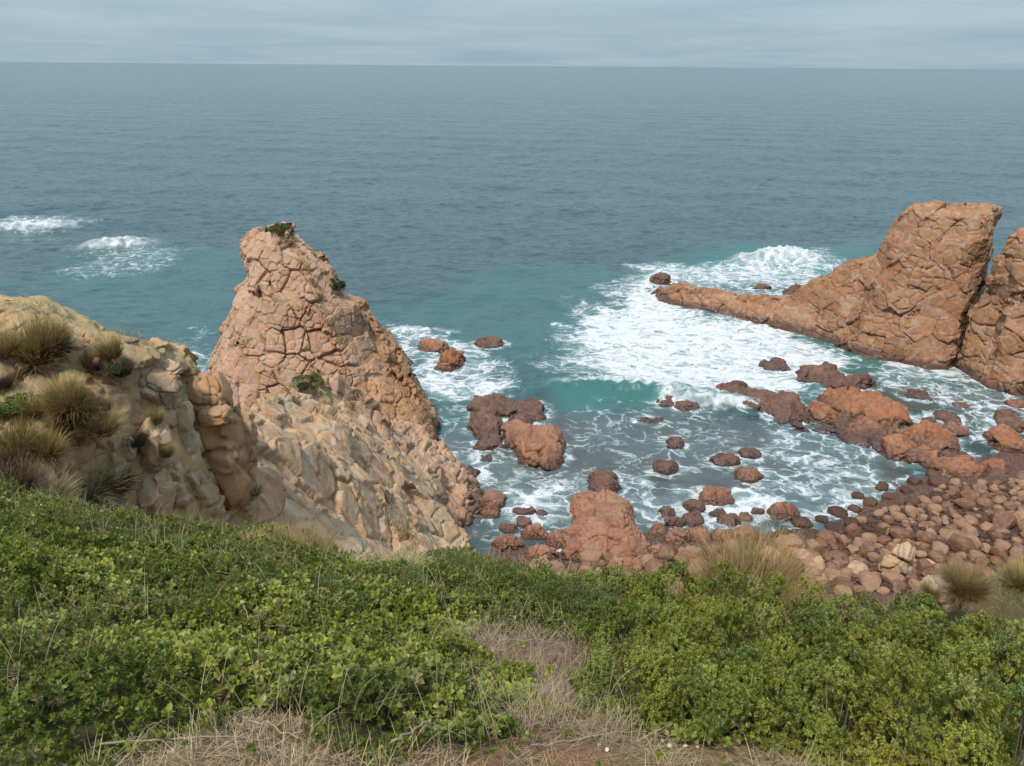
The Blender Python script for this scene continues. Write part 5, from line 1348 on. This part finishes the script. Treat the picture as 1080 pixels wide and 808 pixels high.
TUS = [(4, 345, 60, 'g', 'olive tussock on the spur crest, cut by the left edge of the picture'),
 (36, 356, 52, 'g', 'big olive tussock on the spur crest, first inside the left edge'), (62, 362, 40, 'g', 'olive-brown tussock on the spur crest, third from the left edge'),
 (84, 356, 34, 'd', 'dark brown tussock on the spur crest right of the big olive ones'), (121, 374, 36, 'g', 'upright olive tussock alone on the spur crest, rounded like a brush'),
 (166, 386, 30, 'd', 'brown tussock at the seaward end of the spur crest'), (84, 378, 32, 'd', 'brown tussock just under the crest above the grey cushion bush'),
 (52, 412, 52, 'g', 'dark-based olive tussock in the middle of the spur left of the grey cushion bush'), (90, 402, 38, 'g', 'olive tussock right beside the grey cushion bush'),
 (82, 428, 44, 'g', 'olive tussock above the pair of pale blocks'), (112, 422, 40, 'g', 'olive tussock in the centre of the spur between blocks and outcrop'),
 (134, 430, 34, 'd', 'brown tussock on the spur beside the green grey bush'), (136, 446, 24, 'd', 'small black-brown dead tussock above the stacked pale blocks'),
 (116, 462, 38, 'g', 'olive tussock left of the upper stacked block'), (117, 475, 32, 'd', 'flattened dark brown tussock at the left foot of the upper stacked block'),
 (86, 486, 44, 'd', 'dark brown tussock under the low pale block'), (52, 478, 44, 'g', 'olive tussock left of the low pale block'),
 (16, 486, 66, 'g', 'large olive tussock at the left edge below the green patch'), (14, 512, 58, 'd', 'large dark brown tussock at the left edge just above the green slope'),
 (84, 530, 92, 'p', 'largest pale straw tussock fanning out above the green slope at left'), (50, 526, 56, 'p', 'pale straw tussock leaning against the left side of the largest one'),
 (126, 512, 44, 'd', 'brown tussock between the largest pale one and the stacked blocks'), (4, 408, 34, 'd', 'dark tussock at the left edge above the bright green patch'),
 (6, 372, 40, 'g', 'olive tussock at the left edge just under the crest'), (180, 454, 26, 'd', 'small dark dead tussock in the crack by the tall pale column'),
 (24, 338, 34, 'g', 'small olive tussock poking above the spur crest between the two big ones'), (104, 384, 22, 'g', 'small olive tussock under the lone brush-like crest tussock'),
 (66, 392, 24, 'd', 'small brown tussock touching the left of the grey cushion bush'), (30, 400, 30, 'g', 'olive tussock above and left of the dark-based one'),
 (34, 440, 34, 'g', 'olive tussock right of the bright green patch'), (60, 450, 24, 'g', 'small tussock at the left end of the low pale block'),
 (100, 450, 26, 'd', 'small brown tussock between the low pale block and the centre of the spur'), (146, 400, 22, 'g', 'small tussock on top of the weathered tan outcrop'),
 (30, 470, 40, 'g', 'olive tussock between the large left-edge tussock and the low pale block'), (100, 502, 36, 'g', 'olive tussock just above the right side of the largest pale one'),
 (44, 372, 26, 'd', 'small dark tussock on the smooth tan slab near the crest'), (148, 376, 18, 'g', 'tiny tussock on the crest between the brush-like one and the last one'),
 (184, 424, 24, 'g', 'thin olive tussock in the crack beside the domed cap boulder'), (188, 488, 22, 'g', 'thin grass tussock hanging beside the slim pale block'), (148, 424, 22, 'g', 'small olive tussock on the weathered tan outcrop')]
for i, (px, py, wpx, kd, lb) in enumerate(TUS):
    q = hit(px, py, 2.5)
    D = depth_of(q); s = 1.05 * wpx * D / FPX / {'g': 0.95, 'p': 1.15, 'd': 0.95, 'r': 1}[kd]
    add_tussock(q - np.array([0, 0.02, 0.05]), s, kd, lb, 'tussocks on the near spur', i, (0.12 + 0.2 * math.sin(i * 2.3), 0.22 * math.sin(i * 1.1)), 1.05)
# the two big rush tussocks and smaller ones on the cliff edge and bank
EDGT = [(788, 628, 165, 'r', 'big brown rush tussock at the cliff edge in front of the beach boulders', 1.0), (842, 626, 90, 'r', 'lower paler rush tussock against the right side of the big one', .8),
 (744, 622, 80, 'r', 'brown rush tussock spreading from the left side of the big one', .8),
 (312, 590, 100, 'r', 'brown-green rush tussock below the pale crag on the left slope', 1.0), (268, 578, 70, 'g', 'loose olive grass tussock left of the rush below the pale crag', .8), (356, 598, 70, 'p', 'pale grass tussock right of the rush below the pale crag', .7),
 (655, 610, 62, 'r', 'thin tan grass tussock in front of the red dome', 1.0), (430, 600, 60, 'p', 'pale wispy grass tussock below the crag at the cliff edge', .8), (500, 604, 60, 'g', 'olive grass tussock behind the cliff edge shrubs', .7),
 (400, 606, 60, 'g', 'green-brown grass tussock along the slope edge beneath the crag', .7)]
for i, (px, py, wpx, kd, lb, hs) in enumerate(EDGT):
    q = plane_pt(px, py + 18); yy = min(q[1], float(np.interp(q[0], EDGE[:, 0], EDGE[:, 1])) + 0.6); q = q * (yy / q[1])
    z = float(terrain([q[0]], [q[1]])[0]); loc = np.array([q[0], q[1], z + 0.02]); D = depth_of(loc)
    add_tussock(loc, wpx * D / FPX / 1.15, kd, lb, None, i, (0.0, 0.0), hs * 0.95)
BANK = [(1036, 612, 50, 'g', 'olive tussock on the right bank above the grey rock'), (1060, 602, 60, 'd', 'dark tussock at the top of the right bank'), (1075, 640, 70, 'r', 'brown rush on the right bank at the picture edge'),
 (1056, 652, 50, 'r', 'straw-brown rush right of the grey bank rock'), (1018, 606, 44, 'd', 'dark grassy tuft on the seaward brow of the right bank'), (1078, 618, 50, 'g', 'green-brown tussock at the right edge of the bank'), (968, 640, 30, 'g', 'wispy olive grass left of the grey bank rock')]
for i, (px, py, wpx, kd, lb) in enumerate(BANK):
    q = hit(px, py, 3); D = depth_of(q)
    add_tussock(q - np.array([0, 0, .04]), wpx * D / FPX / 1.0, kd, lb, 'tussocks on the right bank', i, (0, 0), .9)

# ---- cushions and small bushes on rock
GREY = [shrub_meshes(540, PR_fine, 60, 30, (0.14, 0.165, 0.135), 0.12, 3.2, 0.2, 0.8, yc=(0.2, 0.23, 0.18)), shrub_meshes(541, PR_fine, 60, 30, (0.10, 0.135, 0.09), 0.12, 3.2, 0.2, 0.8, yc=(0.17, 0.2, 0.13))]
TOPB = [shrub_meshes(545, PR_fine, 90, 40, (0.16, 0.15, 0.06), 0.3, 2.2, 0.2, 0.8, clr=(0.1, 0.28)), shrub_meshes(546, PR_fine, 90, 40, (0.07, 0.07, 0.035), 0.3, 2.2, 0.1, 0.8, clr=(0.1, 0.28))]
LIME = [shrub_meshes(548, PR_small, 90, 26, (0.12, 0.16, 0.035), 0.2, 2.0, 0.4, 0.3)]
def bush_at(px, py, wpx, hf, meshes, lb, name='cushion_bush', back=0.0):
    q = hit(px, py, 2.5); D = depth_of(q); s = wpx * D / FPX / 2.1
    add_shrub(name, q + np.array([0, back, -0.1 * s]), (s, s, s * hf), px * .1, meshes, lb, 'bush')
bush_at(72, 398, 28, .8, GREY[0], 'blue-grey cushion bush among tussocks in the middle of the spur')
bush_at(158, 424, 20, .9, GREY[1], 'grey-green cushion bush beside the weathered tan outcrop')
bush_at(6, 424, 60, .5, LIME[0], 'bright green leafy patch at the left edge of the spur', 'leafy_patch')
bush_at(294, 245, 30, .8, TOPB[0], 'olive bush crowning the tall pinnacle', 'summit_bush', 1.2)
bush_at(350, 304, 26, .9, TOPB[1], 'dark bush clinging behind the right shoulder of the pinnacle', 'ledge_bush', 1.5)
bush_at(322, 398, 34, .5, TOPB[0], 'olive bush on the grassy ledge low on the pinnacle', 'ledge_bush')
bush_at(354, 378, 14, 1.0, TOPB[1], 'small dark bush in a crack on the pinnacle above the grassy ledge', 'ledge_bush')

# ---- grass that nobody could count
def strew(n, region, L, w, lean, droop, cols, seed, zoff=0.0, dead=0.3, segs=5, shear=False, hfun=None):
    rng = np.random.default_rng(seed)
    V, F, C = blades(rng, n, L, w, lean, droop, 0.0, cols, segs, dead)
    xy = region(rng, n); z = (hfun or terrain)(xy[:, 0], xy[:, 1])
    per = segs * 2
    V = V.reshape(n, per, 3)
    if shear: V[:, :, 2] -= 0.52 * V[:, :, 1] + 0.14 * V[:, :, 0]
    V = V + np.concatenate([xy, z[:, None] + zoff], 1)[:, None]
    return V.reshape(-1, 3), F, C
def in_region(polys, jitter=0.25, dens=None):
    def fn(rng, n):
        out = np.zeros((0, 2))
        while len(out) < n:
            p = polys[rng.choice(len(polys), p=[.12, .88][::-1]) if len(polys) == 2 else 0]; xs_ = [q[0] for q in p]; ys_ = [q[1] for q in p]
            c = np.stack([rng.uniform(min(xs_), max(xs_), 4000), rng.uniform(max(min(ys_), 1.6), max(ys_), 4000)], 1)
            ok = poly_sd(c[:, 0], c[:, 1], p) + jitter * noise2(c[:, 0], c[:, 1], 1.6, 3, 30) > -0.12
            if dens is not None: ok &= rng.uniform(0, 1, len(c)) < dens(c[:, 0], c[:, 1])
            out = np.concatenate([out, c[ok][:max(60, n // 14)]])
        return out[:n]
    return fn
STRW = ((0.17, 0.12, 0.075), (0.29, 0.215, 0.135), (0.40, 0.32, 0.21), (0.29, 0.22, 0.15))
MAUV = ((0.15, 0.105, 0.08), (0.24, 0.175, 0.13), (0.35, 0.27, 0.20), (0.24, 0.175, 0.13))
LYING = ((0.24, 0.165, 0.095), (0.41, 0.30, 0.18), (0.56, 0.44, 0.28), (0.45, 0.33, 0.20))
GRN = ((0.14, 0.13, 0.05), (0.19, 0.20, 0.07), (0.30, 0.28, 0.12), (0.34, 0.28, 0.18))
U1 = [plane_pt(*p) for p in [(486, 660), (540, 655), (640, 690), (640, 712), (560, 720), (545, 700), (500, 688)]]
U2 = [plane_pt(*p) for p in [(560, 735), (640, 735), (665, 770), (600, 790), (530, 785)]]
clump = lambda x, y: np.clip(0.45 + 1.4 * noise2(x, y, 2.2, 2, 71), 0.03, 1)
soilhole = lambda x, y: clump(x, y) * np.clip(np.hypot((x - plane_pt(608, 700)[0]) / .38, (y - plane_pt(608, 700)[1]) / .42) - 0.6, 0.0, 1)
parts = [strew(1500, in_region([U1]), 0.32, 0.005, 1.0, 1.0, MAUV, 701, dead=.5), strew(1500, in_region([U2], dens=clump), 0.28, 0.005, 0.7, 0.9, STRW, 702, dead=.4),
         strew(5500, in_region([DRY], dens=soilhole), 0.26, 0.0046, 4.0, 0.12, LYING, 703, 0.02, dead=.6, shear=True), strew(5200, in_region([STRAW, HOLE], 0.12), 0.24, 0.0046, 4.0, 0.12, LYING, 704, 0.02, dead=.5, shear=True),
         strew(2600, in_region([DRY], dens=clump), 0.13, 0.0030, 0.7, 0.6, GRN, 705, dead=.4)]
vv_, ff_, cc_ = [], [], []; off = 0
for V, F, C in parts: vv_.append(V); ff_.append(F + off); cc_.append(C); off += len(V)
tag(mesh_np('dry_grass', np.concatenate(vv_), np.concatenate(ff_), M['blade'], {'col': np.concatenate(cc_)}, False), 'tangle of dead straw-coloured grass on the bare patch in the foreground', 'dry grass', kind='stuff')
# seed stalks and long grass poking out of the carpet and along the brow
def brow(rng, n):
    x = rng.uniform(-9, 9, n); y = np.interp(x, EDGE[:, 0], EDGE[:, 1]) + rng.normal(size=n) * 0.5 + 0.1
    return np.stack([x, y], 1)
def slope(rng, n):
    x = rng.uniform(-7, 3, n * 4); y = rng.uniform(2.4, 9.5, n * 4); k = noise2(x, y, .9, 2, 73) > 0.12
    return np.stack([x[k], y[k]], 1)[:n]
def spur_reg(rng, n):
    x = rng.uniform(-22, -11.6, n * 4); y = rng.uniform(15, 27, n * 4); k = noise2(x, y, .55, 3, 74) > 0.05
    return np.stack([x[k], y[k]], 1)[:n]
nS = len(slope(np.random.default_rng(711), 900)); nP = len(spur_reg(np.random.default_rng(712), 9000))
def knoll(rng, n):
    return np.stack([9.9 + rng.normal(size=n) * 2.0, 12.6 + rng.normal(size=n) * 1.6], 1)
nS = len(slope(np.random.default_rng(711), 2200))
parts = [strew(5200, knoll, 0.42, 0.008, 0.7, 0.9, GRN, 715, -0.02, dead=.35), strew(3200, brow, 0.5, 0.006, 0.5, 0.8, GRN, 710, 0.1, dead=.45), strew(nS, slope, 0.34, 0.0045, 0.5, 0.6, STRW, 711, 0.28, dead=.4), strew(nP, spur_reg, 0.28, 0.010, 0.7, 0.8, PALE, 712, -0.02, dead=.3, hfun=spur_height), strew(nP // 2, spur_reg, 0.30, 0.010, 0.7, 0.8, GC, 712, -0.02, dead=.3, hfun=spur_height)]
vv_, ff_, cc_ = [], [], []; off = 0
for V, F, C in parts: vv_.append(V); ff_.append(F + off); cc_.append(C); off += len(V)
tag(mesh_np('wild_grass', np.concatenate(vv_), np.concatenate(ff_), M['blade'], {'col': np.concatenate(cc_)}, False), 'thin wild grass along the brow of the slope and over the spur', 'wild grass', kind='stuff')
# grass in the cracks and gully of the pinnacle
lv_, lf_, lc_ = [], [], []; off = 0; rng = np.random.default_rng(720)
for (x0, y0, x1, y1, wd, n) in [(308, 392, 340, 402, 6, 60), (318, 262, 345, 330, 6, 60), (345, 330, 372, 395, 9, 60), (372, 395, 385, 430, 8, 30), (300, 250, 318, 268, 4, 20), (330, 420, 372, 452, 4, 16), (400, 520, 430, 575, 10, 40), (300, 545, 345, 590, 14, 60), (268, 470, 300, 560, 10, 30)]:
    for k in range(n):
        t = rng.uniform(); px = x0 + (x1 - x0) * t + rng.normal() * wd * .6; py = y0 + (y1 - y0) * t + rng.normal() * wd * .4
        q = hit(px, py, 1.5)
        if q is None or q[1] < 28: continue
        V, F, C = blades(rng, 16, 0.55, 0.035, 0.6, 0.7, 0.18, GC if k % 3 else PALE, 4, 0.25)
        lv_.append(V + q); lf_.append(F + off); lc_.append(C); off += len(V)
tag(mesh_np('ledge_grass', np.concatenate(lv_), np.concatenate(lf_), M['blade'], {'col': np.concatenate(lc_)}, False), 'sparse grass in the cracks and gullies of the pinnacle and crag', 'grass', kind='stuff')

# ---- dead branches and pebbles on the near ground
def twig(pts, r0, label, lift=0.05, forks=2, seed=0):
    rng = np.random.default_rng(seed); P = []
    for px, py in pts:
        q = plane_pt(px, py); z = float(terrain([q[0]], [q[1]])[0]); P.append((q[0], q[1], z + lift * rng.uniform(.6, 1.4)))
    P = np.array(P); t = np.linspace(0, 1, len(P)); tt = np.linspace(0, 1, len(P) * 4)
    Q = np.stack([np.interp(tt, t, P[:, k]) for k in range(3)], 1) + rng.normal(size=(len(tt), 3)) * r0 * 0.7
    r0 = r0 * 0.75; tubes = [tube(Q, r0, r0 * 0.4, 6)]
    for f in range(forks):
        k = rng.integers(len(Q) // 4, len(Q) - 1); d = (Q[k] - Q[max(k - 3, 0)]); d = d / (np.linalg.norm(d) + 1e-6)
        side = np.array([-d[1], d[0], 0.35]) * rng.choice([-1, 1]); side[2] = abs(side[2])
        L = rng.uniform(.06, .18); B = Q[k] + np.linspace(0, 1, 5)[:, None] * (d * .7 + side * .6) * L + rng.normal(size=(5, 3)) * .004
        tubes.append(tube(B, r0 * .5, r0 * .2, 5))
    V, F = join(tubes); c = V.mean(0)
    o = mesh_np('dead_branch', V - c, F, M['wood']); o.location = c.tolist(); tag(o, label, 'branch'); return o
TW = [([(250, 765), (268, 778), (290, 790), (318, 812)], .011, 'pale dead branch slanting down through the straw at the bottom left'), ([(252, 762), (270, 758), (286, 753)], .007, 'short dead twig at the top of the slanting pale branch'),
 ([(110, 806), (160, 800), (215, 801), (290, 803)], .008, 'long thin dead branch lying flat along the bottom edge at left'), ([(118, 808), (140, 795), (162, 786)], .007, 'thin curved twig rising from the straw at the bottom left edge'),
 ([(415, 806), (432, 796), (452, 785), (476, 779)], .012, 'grey forked branch at the bottom edge just left of the dry patch'), ([(610, 788), (640, 780), (668, 772), (700, 772)], .008, 'curved pale branch in the grass at the lower middle'),
 ([(560, 796), (600, 791), (650, 792), (700, 788)], .006, 'straight thin stick lying on the bare soil at the bottom middle'), ([(268, 640), (276, 645), (290, 652)], .006, 'bare white twig poking out of the leafy slope in the left middle'),
 ([(262, 668), (266, 682), (285, 692)], .006, 'bent bare twig in the leaves left of the lime-green patch'), ([(590, 672), (600, 690), (595, 704)], .007, 'dead twig standing in the mauve dry grass below the cliff edge shrub'),
 ([(525, 700), (560, 690), (600, 694)], .007, 'dead branch lying across the mauve dry grass'), ([(540, 742), (575, 735), (610, 742)], .006, 'thin dead branch across the straw below the small green tuft'), ([(478, 722), (500, 718), (520, 726)], .005, 'dry twig in the small bare hollow among the leaves')]
for i, (pts, r0, lb) in enumerate(TW): twig(pts, r0, lb, 0.34 if 'leafy' in lb or 'leaves left' in lb else 0.10, 3, 800 + i)
pb = mesh_np('pebble', cobble_mesh(340, 0.8)[0], IF, M['pebble'], link=False)
for i, (px, py, r_) in enumerate([(698, 783, .012), (706, 789, .016), (716, 786, .011), (722, 791, .013), (640, 795, .012), (684, 796, .010), (184, 803, .018), (632, 788, .009), (735, 793, .009)]):
    q = plane_pt(px, py); z = float(terrain([q[0]], [q[1]])[0])
    o = bpy.data.objects.new('pebble', pb); COL.objects.link(o); o.location = (q[0], q[1], z + r_ * .5); o.scale = (r_ * 1.2, r_, r_ * .7); o.rotation_euler = (0, .2, i * 1.1)
    tag(o, 'single white pebble in the straw at the bottom left' if i == 6 else 'small white pebble on the bare soil in front of the thicket', 'pebble', None if i == 6 else 'white pebbles on the bare soil')
